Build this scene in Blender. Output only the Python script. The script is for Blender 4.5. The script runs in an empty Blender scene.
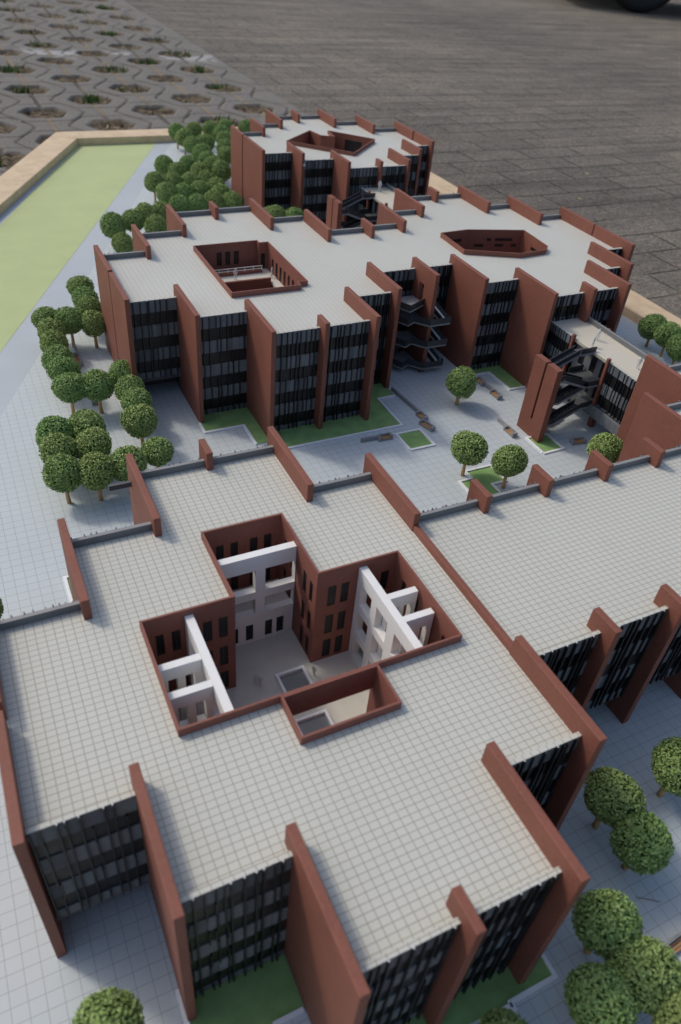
import bpy, bmesh, math, random
import numpy as np
from mathutils import Vector, Matrix
from mathutils.geometry import tessellate_polygon

# 1 unit of the tables below = 1 cm of the table-top model; the scene itself is in metres
K = 0.01
rnd = random.Random(7)
sc = bpy.context.scene
COL = sc.collection

# ------------------------------------------------------------------ camera
cam_d = bpy.data.cameras.new("camera"); cam = bpy.data.objects.new("camera", cam_d); COL.objects.link(cam)
R = ((0.8992891686, -0.4298987919, 0.0804115659), (-0.2198861413, -0.6033547078, -0.7665593137), (0.3780596197, 0.6716770989, -0.6371191401))
M = Matrix(((R[0][0], -R[1][0], -R[2][0], 0), (R[0][1], -R[1][1], -R[2][1], 0), (R[0][2], -R[1][2], -R[2][2], 0), (0, 0, 0, 1)))
M.translation = Vector((0, 0, 71.552 * K))
cam.matrix_world = M
cam_d.sensor_width = 36; cam_d.lens = 755.03 * 36 / 1024
cam_d.clip_start = 0.02; cam_d.clip_end = 500
cam_d.dof.use_dof = True; cam_d.dof.focus_distance = 1.05; cam_d.dof.aperture_fstop = 6.3
sc.camera = cam

# ------------------------------------------------------------------ light
SUN_EL = math.radians(48); SUN_DIR = (-0.62, 0.78)
world = bpy.data.worlds.new("World"); sc.world = world; world.use_nodes = True
wn = world.node_tree.nodes; wl = world.node_tree.links
sky = wn.new('ShaderNodeTexSky'); sky.sky_type = 'NISHITA'; sky.sun_disc = False
sky.sun_elevation = SUN_EL; sky.sun_rotation = math.atan2(SUN_DIR[0], SUN_DIR[1])
sky.air_density = 1.0; sky.dust_density = 3.0; sky.ozone_density = 1.0
wl.new(sky.outputs[0], wn['Background'].inputs[0]); wn['Background'].inputs[1].default_value = 0.15
sun_d = bpy.data.lights.new("sun", 'SUN'); sun_d.energy = 1.35; sun_d.angle = math.radians(7.0); sun_d.color = (1.0, 0.92, 0.80)
sun = bpy.data.objects.new("sun", sun_d); COL.objects.link(sun)
d = Vector((-SUN_DIR[0] * math.cos(SUN_EL), -SUN_DIR[1] * math.cos(SUN_EL), -math.sin(SUN_EL)))
sun.rotation_euler = d.to_track_quat('-Z', 'Y').to_euler()
sun.location = (-3, 4, 5)
sc.view_settings.view_transform = 'Standard'; sc.view_settings.look = 'None'
sc.view_settings.exposure = -0.13; sc.view_settings.gamma = 1.0; sc.view_settings.use_curve_mapping = False
sc.render.engine = 'CYCLES'
sc.cycles.use_denoising = True
sc.cycles.max_bounces = 8

# ------------------------------------------------------------------ materials
MAT = {}
def srgb(r, g, b):
    f = lambda c: (c / 12.92 if c <= 0.04045 else ((c + 0.055) / 1.055) ** 2.4)
    return (f(r / 255), f(g / 255), f(b / 255), 1)
class NT:
    def __init__(s, name, base, rough=0.6, spec=0.5, metallic=0.0):
        m = bpy.data.materials.new(name); m.use_nodes = True; s.m = m
        s.n = m.node_tree.nodes; s.l = m.node_tree.links; s.b = s.n['Principled BSDF']
        s.b.inputs['Base Color'].default_value = (*base, 1) if len(base) == 3 else base
        s.b.inputs['Roughness'].default_value = rough
        s.b.inputs['Specular IOR Level'].default_value = spec
        s.b.inputs['Metallic'].default_value = metallic
        MAT[name] = m; s.vec = None
    def coord(s, scale=(100, 100, 100), loc=(0, 0, 0), out='Object', rot=(0, 0, 0)):
        tc = s.n.new('ShaderNodeTexCoord'); mp = s.n.new('ShaderNodeMapping')
        mp.inputs['Scale'].default_value = scale; mp.inputs['Location'].default_value = loc; mp.inputs['Rotation'].default_value = rot
        s.l.new(tc.outputs[out], mp.inputs[0]); return mp.outputs[0]
    def noise(s, vec, scale, detail=3, rough=0.55):
        t = s.n.new('ShaderNodeTexNoise'); t.inputs['Scale'].default_value = scale; t.inputs['Detail'].default_value = detail
        t.inputs['Roughness'].default_value = rough
        s.l.new(vec, t.inputs['Vector']); return t.outputs[0]
    def ramp(s, fac, stops):
        r = s.n.new('ShaderNodeValToRGB'); e = r.color_ramp.elements
        while len(e) < len(stops): e.new(0.5)
        for q, (p, c) in zip(e, stops):
            q.position = p; q.color = (*c, 1) if len(c) == 3 else c
        s.l.new(fac, r.inputs[0]); return r.outputs[0]
    def mix(s, fac, a, b, mode='MIX'):
        m = s.n.new('ShaderNodeMix'); m.data_type = 'RGBA'; m.blend_type = mode
        for v, i in ((fac, 0), (a, 6), (b, 7)):
            if hasattr(v, 'links'): s.l.new(v, m.inputs[i])
            else: m.inputs[i].default_value = v if i == 0 else ((*v, 1) if len(v) == 3 else v)
        return m.outputs[2]
    def color(s, o): s.l.new(o, s.b.inputs['Base Color'])
    def bump(s, h, strength=0.3, dist=0.001):
        b = s.n.new('ShaderNodeBump'); b.inputs['Strength'].default_value = strength; b.inputs['Distance'].default_value = dist
        s.l.new(h, b.inputs['Height']); s.l.new(b.outputs[0], s.b.inputs['Normal'])
    def math(s, op, a, b=0.0):
        m = s.n.new('ShaderNodeMath'); m.operation = op
        for v, i in ((a, 0), (b, 1)):
            if hasattr(v, 'links'): s.l.new(v, m.inputs[i])
            else: m.inputs[i].default_value = v
        return m.outputs[0]
    def brick(s, vec, c1, c2, mortar, w, h, size, offset=0.5, smooth=0.1):
        t = s.n.new('ShaderNodeTexBrick'); t.offset = offset; t.squash = 1.0
        t.inputs['Color1'].default_value = (*c1, 1); t.inputs['Color2'].default_value = (*c2, 1); t.inputs['Mortar'].default_value = (*mortar, 1)
        t.inputs['Scale'].default_value = 1; t.inputs['Mortar Size'].default_value = size; t.inputs['Mortar Smooth'].default_value = smooth
        t.inputs['Brick Width'].default_value = w; t.inputs['Row Height'].default_value = h; t.inputs['Bias'].default_value = 0
        s.l.new(vec, t.inputs[0]); return t

def plain(name, base, rough=0.6, var=0.12, scale=0.6, spec=0.4, bumpy=0.0):
    t = NT(name, base, rough, spec); v = t.coord()
    n = t.noise(v, scale, 4)
    lo = tuple(c * (1 - var) for c in base); hi = tuple(min(1, c * (1 + var)) for c in base)
    t.color(t.ramp(n, [(0.3, lo), (0.7, hi)]))
    if bumpy: t.bump(t.noise(v, scale * 6, 3), bumpy, 0.0005)
    return t

# printed brick sheet: fine courses, slightly uneven colour, worn pale spots
def brick_mat(name, base):
    t = NT(name, base, 0.62, 0.35); v = t.coord()
    n1 = t.noise(v, 0.22, 4); n2 = t.noise(v, 2.5, 3)
    c = t.ramp(n1, [(0.3, tuple(x * 0.86 for x in base)), (0.7, tuple(x * 1.12 for x in base))])
    c = t.mix(0.35, c, t.ramp(n2, [(0.35, tuple(x * 0.8 for x in base)), (0.65, tuple(x * 1.2 for x in base))]))
    w = t.n.new('ShaderNodeTexWave'); w.bands_direction = 'Z'; w.inputs['Scale'].default_value = 0.95; w.inputs['Distortion'].default_value = 0.15
    t.l.new(v, w.inputs['Vector'])
    c = t.mix(t.math('MULTIPLY', w.outputs[1], 0.30), c, tuple(x * 0.62 for x in base))
    wear = t.ramp(t.noise(v, 0.9, 6, 0.7), [(0.70, (0, 0, 0)), (0.78, (1, 1, 1))])
    c = t.mix(t.math('MULTIPLY', wear, 0.14), c, (0.50, 0.29, 0.22))
    t.color(c); t.bump(w.outputs[1], 0.22, 0.0004)
    return t
brick_mat('brick', (0.238, 0.089, 0.060))
brick_mat('brick_court', (0.265, 0.102, 0.074))

def tile_mat(name, base, grout, w, h, size, off=(0, 0, 0)):
    t = NT(name, base, 0.55, 0.35); v = t.coord(loc=off)
    b = t.brick(v, base, tuple(x * 0.985 for x in base), grout, w, h, size, 0.0, 0.25)
    n = t.ramp(t.noise(v, 0.05, 5, 0.6), [(0.3, (0.95, 0.945, 0.935)), (0.7, (1.02, 1.02, 1.02))])
    c = t.mix(1.0, b.outputs[0], n, 'MULTIPLY')
    st = t.ramp(t.noise(v, 0.28, 6, 0.65), [(0.62, (0, 0, 0)), (0.8, (1, 1, 1))])
    c = t.mix(t.math('MULTIPLY', st, 0.10), c, (0.42, 0.38, 0.31))
    t.color(c); t.bump(b.outputs['Fac'], -0.15, 0.0003)
    return t
tile_mat('roof_tile', (0.605, 0.612, 0.555), (0.285, 0.27, 0.205), 0.825, 0.637, 0.033, (0.3, 0.2, 0))
tile_mat('plaza_tile', (0.550, 0.612, 0.635), (0.345, 0.365, 0.375), 1.355, 1.30, 0.032, (0.22, 0.50, 0))
tile_mat('link_tile', (0.66, 0.62, 0.52), (0.50, 0.46, 0.36), 0.825, 0.637, 0.036, (0.3, 0.2, 0))
tile_mat('roof_tile_fine', (0.60, 0.607, 0.555), (0.43, 0.42, 0.36), 0.825, 0.637, 0.036, (0.3, 0.2, 0))
plain('path_grey', (0.46, 0.51, 0.545), 0.6, 0.05, 0.08)
plain('lawn_pale', (0.500, 0.570, 0.300), 0.9, 0.04, 0.12, 0.1)
plain('lawn_green', (0.245, 0.395, 0.150), 0.9, 0.15, 0.5, 0.1, 0.3)
plain('kerb_white', (0.86, 0.87, 0.89), 0.5, 0.04, 0.5)
plain('white_card', (0.84, 0.84, 0.81), 0.6, 0.04, 0.4)
plain('spandrel', (0.175, 0.190, 0.203), 0.7, 0.12, 0.5, 0.2)
plain('spandrel_dark', (0.120, 0.131, 0.140), 0.7, 0.12, 0.5, 0.2)
plain('parapet_grey', (0.165, 0.175, 0.182), 0.5, 0.12, 0.3)
plain('coping', (0.27, 0.275, 0.275), 0.5, 0.08, 0.4)
plain('mullion', (0.018, 0.019, 0.021), 0.35, 0.1, 0.5)
plain('rail_dark', (0.042, 0.046, 0.051), 0.35, 0.15, 0.6)
plain('soffit', (0.10, 0.105, 0.11), 0.6, 0.1, 0.3)
plain('court_floor', (0.64, 0.62, 0.55), 0.6, 0.06, 0.4)
plain('figure_white', (0.66, 0.66, 0.64), 0.5, 0.05, 2)
plain('stone_grey', (0.30, 0.305, 0.315), 0.7, 0.15, 0.8)
plain('bench_wood', (0.46, 0.255, 0.115), 0.6, 0.2, 1.5)
plain('rubber', (0.014, 0.014, 0.015), 0.7, 0.2, 0.2)
plain('rim_metal', (0.10, 0.10, 0.105), 0.35, 0.1, 0.2)
plain('car_paint', (0.06, 0.065, 0.07), 0.3, 0.05, 0.05)
plain('twig_brown', (0.30, 0.20, 0.14), 0.8, 0.3, 1.5)
t = NT('glass_dark', (0.010, 0.011, 0.012), 0.38, 0.35); v = t.coord(); t.color(t.ramp(t.noise(v, 0.45, 2), [(0.35, (0.007, 0.007, 0.008)), (0.7, (0.024, 0.024, 0.024))]))
NT('skylight_glass', (0.20, 0.215, 0.225), 0.3, 0.5)
tt = NT('trunk', (0.42, 0.25, 0.11), 0.7, 0.3); v = tt.coord((60, 60, 14)); tt.color(tt.ramp(tt.noise(v, 1.6, 4), [(0.3, (0.43, 0.27, 0.12)), (0.7, (0.66, 0.45, 0.22))]))
# moulding round the board: pale pine, grain running along each rail
t = NT('pine', (0.62, 0.43, 0.235), 0.55, 0.35); v = t.coord((26, 26, 60))
g = t.noise(v, 1.0, 6, 0.65)
c = t.ramp(g, [(0.30, (0.56, 0.41, 0.245)), (0.5, (0.67, 0.51, 0.325)), (0.72, (0.74, 0.59, 0.40))])
t.color(c); t.bump(g, 0.15, 0.0008)
# leaves: clump-scale hue changes plus a per-tree shift
t = NT('leaf', (0.07, 0.12, 0.03), 0.45, 0.35); v = t.coord()
oi = t.n.new('ShaderNodeObjectInfo')
n = t.noise(v, 0.55, 3); n2 = t.noise(v, 3.2, 2)
a = t.ramp(n2, [(0.28, (0.145, 0.255, 0.072)), (0.52, (0.275, 0.435, 0.135)), (0.74, (0.48, 0.61, 0.26))])
b = t.ramp(n2, [(0.28, (0.195, 0.255, 0.070)), (0.52, (0.36, 0.430, 0.130)), (0.74, (0.56, 0.60, 0.25))])
pt = t.math('MULTIPLY', oi.outputs['Random'], 0.75)
c = t.mix(t.math('MINIMUM', t.math('ADD', t.math('MULTIPLY', n, 0.45), t.math('SUBTRACT', pt, 0.22)), 1.0), a, b)
t.color(c); t.b.inputs['Subsurface Weight'].default_value = 0.0
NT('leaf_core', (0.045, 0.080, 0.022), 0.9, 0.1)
plain('straw', (0.30, 0.24, 0.14), 0.9, 0.3, 1.0)
t = NT('grass_blade', (0.06, 0.12, 0.025), 0.6, 0.2); v = t.coord(); t.color(t.ramp(t.noise(v, 0.35, 3), [(0.3, (0.055, 0.105, 0.028)), (0.6, (0.125, 0.195, 0.050)), (0.75, (0.22, 0.20, 0.08))]))

# clay/asphalt paving blocks of the yard
t = NT('paving_block', (0.1, 0.095, 0.09), 0.85, 0.25); v = t.coord()
vd = t.n.new('ShaderNodeVectorMath'); vd.operation = 'ADD'
nz = t.n.new('ShaderNodeTexNoise'); nz.inputs['Scale'].default_value = 0.05; nz.inputs['Detail'].default_value = 2; t.l.new(v, nz.inputs['Vector'])
sc1 = t.n.new('ShaderNodeVectorMath'); sc1.operation = 'SCALE'; sc1.inputs[3].default_value = 1.6; t.l.new(nz.outputs[1], sc1.inputs[0])
t.l.new(v, vd.inputs[0]); t.l.new(sc1.outputs[0], vd.inputs[1])
bk = t.brick(vd.outputs[0], (0.240, 0.216, 0.182), (0.196, 0.176, 0.150), (0.094, 0.085, 0.071), 26.1, 13.07, 0.42, 0.5, 0.6)
big = t.ramp(t.noise(v, 0.006, 5, 0.6), [(0.3, (0.72, 0.72, 0.73)), (0.7, (1.12, 1.11, 1.08))])
c = t.mix(1.0, bk.outputs[0], big, 'MULTIPLY')
sp = t.ramp(t.noise(v, 1.1, 5, 0.8), [(0.36, (0.35, 0.35, 0.35)), (0.5, (0.95, 0.95, 0.95)), (0.68, (1.85, 1.80, 1.70))])
c = t.mix(0.85, c, sp, 'MULTIPLY')
# sandy joints here and there
sj = t.ramp(t.noise(v, 0.035, 3), [(0.54, (0, 0, 0)), (0.62, (1, 1, 1))])
c = t.mix(t.math('MULTIPLY', t.math('MULTIPLY', bk.outputs['Fac'], sj), 0.8), c, (0.30, 0.25, 0.18))
t.color(c)
vs_ = t.n.new('ShaderNodeMapping'); vs_.inputs['Scale'].default_value = (0.012, 0.075, 1); t.l.new(v, vs_.inputs[0])
strk = t.ramp(t.noise(vs_.outputs[0], 1.0, 5, 0.65), [(0.35, (0.74, 0.74, 0.75)), (0.5, (1, 1, 1)), (0.68, (1.16, 1.15, 1.12))])
t.color(t.mix(1.0, c, strk, 'MULTIPLY'))
hh = t.math('SUBTRACT', t.math('ADD', t.math('MULTIPLY', t.noise(v, 0.75, 6, 0.75), 0.55), t.math('MULTIPLY', t.noise(v, 0.09, 4, 0.6), 1.2)), t.math('MULTIPLY', bk.outputs['Fac'], 0.7))
t.bump(hh, 1.0, 0.014)

# concrete grass pavers: attributes say where soil, joint and the worn paint are
t = NT('grass_paver', (0.2, 0.19, 0.17), 0.9, 0.2); v = t.coord()
def attr(nm):
    q = t.n.new('ShaderNodeAttribute'); q.attribute_name = nm; return q.outputs['Fac']
con = t.ramp(t.noise(v, 0.05, 5, 0.6), [(0.3, (0.180, 0.170, 0.152)), (0.7, (0.245, 0.232, 0.210))])
con = t.mix(0.6, con, t.ramp(t.noise(v, 1.2, 5, 0.75), [(0.35, (0.135, 0.128, 0.115)), (0.5, (0.21, 0.198, 0.178)), (0.7, (0.29, 0.275, 0.25))]))
soil = t.ramp(t.noise(v, 0.55, 6, 0.75), [(0.34, (0.045, 0.036, 0.025)), (0.5, (0.115, 0.088, 0.058)), (0.62, (0.24, 0.185, 0.115)), (0.74, (0.34, 0.27, 0.17))])
c = t.mix(attr('paint'), con, (0.42, 0.42, 0.41))
c = t.mix(attr('sand'), c, (0.27, 0.215, 0.14))
c = t.mix(attr('joint'), c, (0.095, 0.085, 0.070))
c = t.mix(attr('soil'), c, soil)
t.color(c); t.bump(t.noise(v, 1.0, 6, 0.75), 0.7, 0.006)

# ------------------------------------------------------------------ mesh helpers
class MB:
    def __init__(s, *mats): s.v = []; s.f = []; s.mi = []; s.mats = list(mats)
    def face(s, pts, mi=0):
        i = len(s.v); s.v += [tuple(p) for p in pts]; s.f.append(tuple(range(i, i + len(pts)))); s.mi.append(mi)
    def box(s, x0, x1, y0, y1, z0, z1, mi=0):
        i = len(s.v)
        s.v += [(x0, y0, z0), (x1, y0, z0), (x1, y1, z0), (x0, y1, z0), (x0, y0, z1), (x1, y0, z1), (x1, y1, z1), (x0, y1, z1)]
        for q in ((0, 3, 2, 1), (4, 5, 6, 7), (0, 1, 5, 4), (1, 2, 6, 5), (2, 3, 7, 6), (3, 0, 4, 7)):
            s.f.append(tuple(i + k for k in q)); s.mi.append(mi)
    def prism(s, poly, z0, z1, mi=0, mi_side=None):
        if poly_area(poly) < 0: poly = poly[::-1]
        n = len(poly); i = len(s.v); ms = mi if mi_side is None else mi_side
        s.v += [(x, y, z0) for x, y in poly] + [(x, y, z1) for x, y in poly]
        for tri in tessellate_polygon([[Vector((x, y, 0)) for x, y in poly]]):
            a, b, c = tri
            cr = (poly[b][0] - poly[a][0]) * (poly[c][1] - poly[a][1]) - (poly[b][1] - poly[a][1]) * (poly[c][0] - poly[a][0])
            if cr < 0: b, c = c, b
            s.f.append((i + n + a, i + n + b, i + n + c)); s.mi.append(mi)
            s.f.append((i + a, i + c, i + b)); s.mi.append(mi)
        for k in range(n):
            j = (k + 1) % n
            s.f.append((i + k, i + j, i + n + j, i + n + k)); s.mi.append(ms)
    def hexa(s, b, tp, mi=0):
        "8-corner solid: four bottom points and four top points (3-D), counter-clockwise from above"
        i = len(s.v); s.v += [tuple(p) for p in b] + [tuple(p) for p in tp]
        for q in ((0, 3, 2, 1), (4, 5, 6, 7), (0, 1, 5, 4), (1, 2, 6, 5), (2, 3, 7, 6), (3, 0, 4, 7)):
            s.f.append(tuple(i + k for k in q)); s.mi.append(mi)
    def bar(s, p, q, w, h, mi=0):
        "slanted bar from p to q, width w sideways, height h upwards"
        p = Vector(p); q = Vector(q); dd = (q - p); sd = Vector((-dd.y, dd.x, 0))
        sd = sd.normalized() * w / 2 if sd.length > 1e-6 else Vector((w / 2, 0, 0))
        up = Vector((0, 0, h))
        s.hexa([p - sd, q - sd, q + sd, p + sd], [p - sd + up, q - sd + up, q + sd + up, p + sd + up], mi)
    def tube(s, pts, rads, n=8, mi=0, cap=True):
        rings = []
        for k, p in enumerate(pts):
            p = Vector(p); a = Vector(pts[max(k - 1, 0)]); b = Vector(pts[min(k + 1, len(pts) - 1)])
            dz = (b - a).normalized(); u = dz.orthogonal().normalized(); w = dz.cross(u)
            i = len(s.v)
            for j in range(n):
                an = 2 * math.pi * j / n; s.v.append(tuple(p + (u * math.cos(an) + w * math.sin(an)) * rads[k]))
            rings.append(i)
        for a, b in zip(rings, rings[1:]):
            for j in range(n):
                s.f.append((a + j, a + (j + 1) % n, b + (j + 1) % n, b + j)); s.mi.append(mi)
        if cap:
            s.f.append(tuple(rings[0] + j for j in range(n))[::-1]); s.mi.append(mi)
            s.f.append(tuple(rings[-1] + j for j in range(n))); s.mi.append(mi)
    def grid_wall(s, p, u, n, t, us, zs, solid, mi=0):
        "vertical sheet with openings: origin p(x,y), unit u along it, unit n pointing away from its front face, thickness t"
        def P(a, z, dn): return (p[0] + u[0] * a + n[0] * dn, p[1] + u[1] * a + n[1] * dn, z)
        nu, nz = len(us) - 1, len(zs) - 1
        S = [[solid((us[i] + us[i + 1]) / 2, (zs[j] + zs[j + 1]) / 2) for j in range(nz)] for i in range(nu)]
        g = lambda i, j: 0 <= i < nu and 0 <= j < nz and S[i][j]
        for i in range(nu):
            for j in range(nz):
                if not S[i][j]: continue
                a, b, z0, z1 = us[i], us[i + 1], zs[j], zs[j + 1]
                s.face([P(a, z0, 0), P(b, z0, 0), P(b, z1, 0), P(a, z1, 0)], mi)
                s.face([P(b, z0, t), P(a, z0, t), P(a, z1, t), P(b, z1, t)], mi)
                if not g(i - 1, j): s.face([P(a, z0, t), P(a, z0, 0), P(a, z1, 0), P(a, z1, t)], mi)
                if not g(i + 1, j): s.face([P(b, z0, 0), P(b, z0, t), P(b, z1, t), P(b, z1, 0)], mi)
                if not g(i, j - 1): s.face([P(a, z0, t), P(b, z0, t), P(b, z0, 0), P(a, z0, 0)], mi)
                if not g(i, j + 1): s.face([P(a, z1, 0), P(b, z1, 0), P(b, z1, t), P(a, z1, t)], mi)
    def mesh(s, name, o=(0, 0, 0)):
        me = bpy.data.meshes.new(name)
        me.from_pydata([((x - o[0]) * K, (y - o[1]) * K, (z - o[2]) * K) for x, y, z in s.v], [], s.f)
        for m in s.mats: me.materials.append(MAT[m])
        me.polygons.foreach_set('material_index', s.mi); me.update()
        return me
    def build(s, name, parent=None, o=None, bevel=0.0):
        "links the shapes as ONE object; parent's base becomes the origin"
        if o is None: o = tuple(parent['_o']) if parent is not None else (0, 0, 0)
        ob = bpy.data.objects.new(name, s.mesh(name, o)); COL.objects.link(ob)
        if parent is not None:
            ob.parent = parent; ob['_o'] = o
        else:
            ob.location = [c * K for c in o]; ob['_o'] = o
        if bevel:
            md = ob.modifiers.new('edge', 'BEVEL'); md.width = bevel * K; md.segments = 2; md.limit_method = 'ANGLE'
        return ob
def poly_area(p): return 0.5 * sum(p[i][0] * p[(i + 1) % len(p)][1] - p[(i + 1) % len(p)][0] * p[i][1] for i in range(len(p)))
def tag(o, label=None, cat=None, group=None, kind=None):
    if label: o['label'] = label
    if cat: o['category'] = cat
    if group: o['group'] = group
    if kind: o['kind'] = kind
    return o
def thing(name, o, label, cat, group=None):
    e = bpy.data.objects.new(name, None); COL.objects.link(e); e.empty_display_size = 0.01
    e.location = [c * K for c in o]; e['_o'] = o
    return tag(e, label, cat, group)
def structure(name, mb): return tag(mb.build(name), kind='structure')
def slab_with_holes(mb, outer, holes, z0, z1, mi=0):
    if poly_area(outer) < 0: outer = outer[::-1]
    holes = [h if poly_area(h) < 0 else h[::-1] for h in holes]
    loops = [outer] + holes; flat = [p for l in loops for p in l]; n = len(flat); i = len(mb.v)
    mb.v += [(x, y, z0) for x, y in flat] + [(x, y, z1) for x, y in flat]
    for a, b, c in tessellate_polygon([[Vector((x, y, 0)) for x, y in l] for l in loops]):
        cr = (flat[b][0] - flat[a][0]) * (flat[c][1] - flat[a][1]) - (flat[b][1] - flat[a][1]) * (flat[c][0] - flat[a][0])
        if abs(cr) < 1e-9: continue
        if cr < 0: b, c = c, b
        mb.f.append((i + n + a, i + n + b, i + n + c)); mb.mi.append(mi)
        mb.f.append((i + a, i + c, i + b)); mb.mi.append(mi)
    k0 = 0
    for l in loops:
        m = len(l)
        for k in range(m):
            a, b = k0 + k, k0 + (k + 1) % m
            mb.f.append((i + a, i + b, i + n + b, i + n + a)); mb.mi.append(mi)
        k0 += m
def offset_poly(p, dist):
    "grow a polygon outwards by dist (mitred)"
    if poly_area(p) < 0: p = p[::-1]
    out = []
    for i in range(len(p)):
        a, b, c = Vector(p[i - 1]), Vector(p[i]), Vector(p[(i + 1) % len(p)])
        e1 = (b - a).normalized(); e2 = (c - b).normalized()
        n1 = Vector((e1.y, -e1.x)); n2 = Vector((e2.y, -e2.x))
        m = (n1 + n2); m = m / max(m.length_squared, 1e-6) * 2
        out.append(tuple(b + m * dist))
    return out

# ------------------------------------------------------------------ ground, yard, board
PZ = -4.0
g = MB('paving_block'); g.face([(145, -300, PZ), (3500, -300, PZ), (3500, 4000, PZ), (145, 4000, PZ)])
structure('yard_pavement', g)
g = MB('grass_paver'); g.face([(-6000, -6000, PZ - 6), (9000, -6000, PZ - 6), (9000, 9000, PZ - 6), (-6000, 9000, PZ - 6)])
gs = structure('ground', g)

# hexagon-holed concrete pavers, one sheet with real holes and joints
HX, HY, X0, Y0 = 21.2, 39.2, 82.9, 372.4
def hexd(dx, dy, a, b):
    "<1 inside a hexagon with points at +-a along x and flats at +-b along y"
    return np.maximum(np.abs(dy) / b, np.abs(dx) / a + np.abs(dy) / b * 0.42)
def vnoise(x, y, s, seed):
    r = np.random.RandomState(seed); T = r.rand(64, 64)
    xs, ys = x / s, y / s; xi, yi = np.floor(xs).astype(int), np.floor(ys).astype(int); fx, fy = xs - xi, ys - yi
    fx = fx * fx * (3 - 2 * fx); fy = fy * fy * (3 - 2 * fy)
    q = lambda i, j: T[i % 64, j % 64]
    return (q(xi, yi) * (1 - fx) + q(xi + 1, yi) * fx) * (1 - fy) + (q(xi, yi + 1) * (1 - fx) + q(xi + 1, yi + 1) * fx) * fy
def sstep(a, b, x): t_ = np.clip((x - a) / (b - a), 0, 1); return t_ * t_ * (3 - 2 * t_)
def paver_sheet():
    xs = np.concatenate([np.arange(-110, -20, 2.5), np.arange(-20, 144.9, 0.7), [144.9]])
    ys = np.concatenate([np.arange(190, 520, 0.7), np.arange(520, 900, 1.8), np.arange(900, 1500, 6)])
    X, Y = np.meshgrid(xs, ys)
    Xw = X + (vnoise(X, Y, 6, 1) - .5) * .7; Yw = Y + (vnoise(X, Y, 6, 2) - .5) * .7
    hole = np.full(X.shape, 9.0); ring = np.full(X.shape, 9.0); lane = np.full(X.shape, 99.0); cid = np.zeros(X.shape)
    ci = np.round((X - X0) / HX)
    for di in (-1, 0, 1):
        c = ci + di; cx = X0 + c * HX; off = Y0 + (np.abs(c) % 2) * HY / 2
        r = np.round((Y - off) / HY); cy = off + r * HY
        hd = hexd(Xw - cx, Yw - cy, 9.0, 7.8) + (cx > 133) * 5; rd = 0.75 * hexd(Xw - cx, Yw - cy, 15.2, 13.2) + 0.25 * np.sqrt(((Xw - cx) / 15.4) ** 2 + ((Yw - cy) / 12.6) ** 2)
        cid = np.where(hd < hole, c * 37 + r * 101, cid)
        hole = np.minimum(hole, hd); ring = np.where(np.abs(rd - 1) < np.abs(ring - 1), rd, ring)
        lane = np.minimum(lane, np.abs(Xw - cx))
    soil = 1 - sstep(0.95, 1.03, hole)
    grv = (1 - sstep(0.012, 0.036, np.abs(ring - 1))) * (vnoise(X, Y, 14, 5) > 0.12)
    jn = (1 - sstep(0.5, 1.1, lane)) * (hole > 1.0)
    sand = jn * sstep(0.35, 0.6, vnoise(X, Y, 23, 6))
    jnt = np.maximum(grv, jn * (1 - sand)) * (1 - soil)
    tilt = (np.sin(cid * 12.9898) * 0.5) * 0.5
    Z = PZ + tilt * 0.35 + (vnoise(X, Y, 14, 3) - .5) * 0.3 - jnt * 0.6 - sand * 0.2
    Z = Z * (1 - soil) + soil * (PZ - 2.4 + vnoise(X, Y, 4, 4) * 1.4 + vnoise(X, Y, 1.7, 9) * 0.9)
    # worn white stripe across the pavers
    st = np.exp(-((Y - (452 - (X - 40) * 0.11)) / 9.0) ** 2) * sstep(0.42, 0.62, vnoise(X, Y, 11, 7)) * sstep(0.25, 0.5, vnoise(X, Y, 3, 8))
    ny, nx = X.shape
    vs = np.stack([X, Y, Z], -1).reshape(-1, 3) * K
    i = np.arange(ny * nx).reshape(ny, nx)
    fs = np.stack([i[:-1, :-1], i[:-1, 1:], i[1:, 1:], i[1:, :-1]], -1).reshape(-1, 4)
    me = bpy.data.meshes.new('paver_ground'); me.vertices.add(len(vs)); me.vertices.foreach_set('co', vs.ravel())
    me.loops.add(fs.size); me.loops.foreach_set('vertex_index', fs.ravel()); me.polygons.add(len(fs))
    me.polygons.foreach_set('loop_start', np.arange(0, fs.size, 4)); me.polygons.foreach_set('loop_total', np.full(len(fs), 4))
    me.update(calc_edges=True)
    for nm, ar in (('soil', soil), ('joint', jnt), ('sand', sand), ('paint', np.clip(st * 1.2, 0, 0.9) * (1 - soil))):
        at = me.attributes.new(nm, 'FLOAT', 'POINT'); at.data.foreach_set('value', ar.ravel().astype(np.float32))
    me.materials.append(MAT['grass_paver']); me.shade_smooth()
    o = bpy.data.objects.new('paver_ground', me); COL.objects.link(o); tag(o, kind='structure')
paver_sheet()
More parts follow.
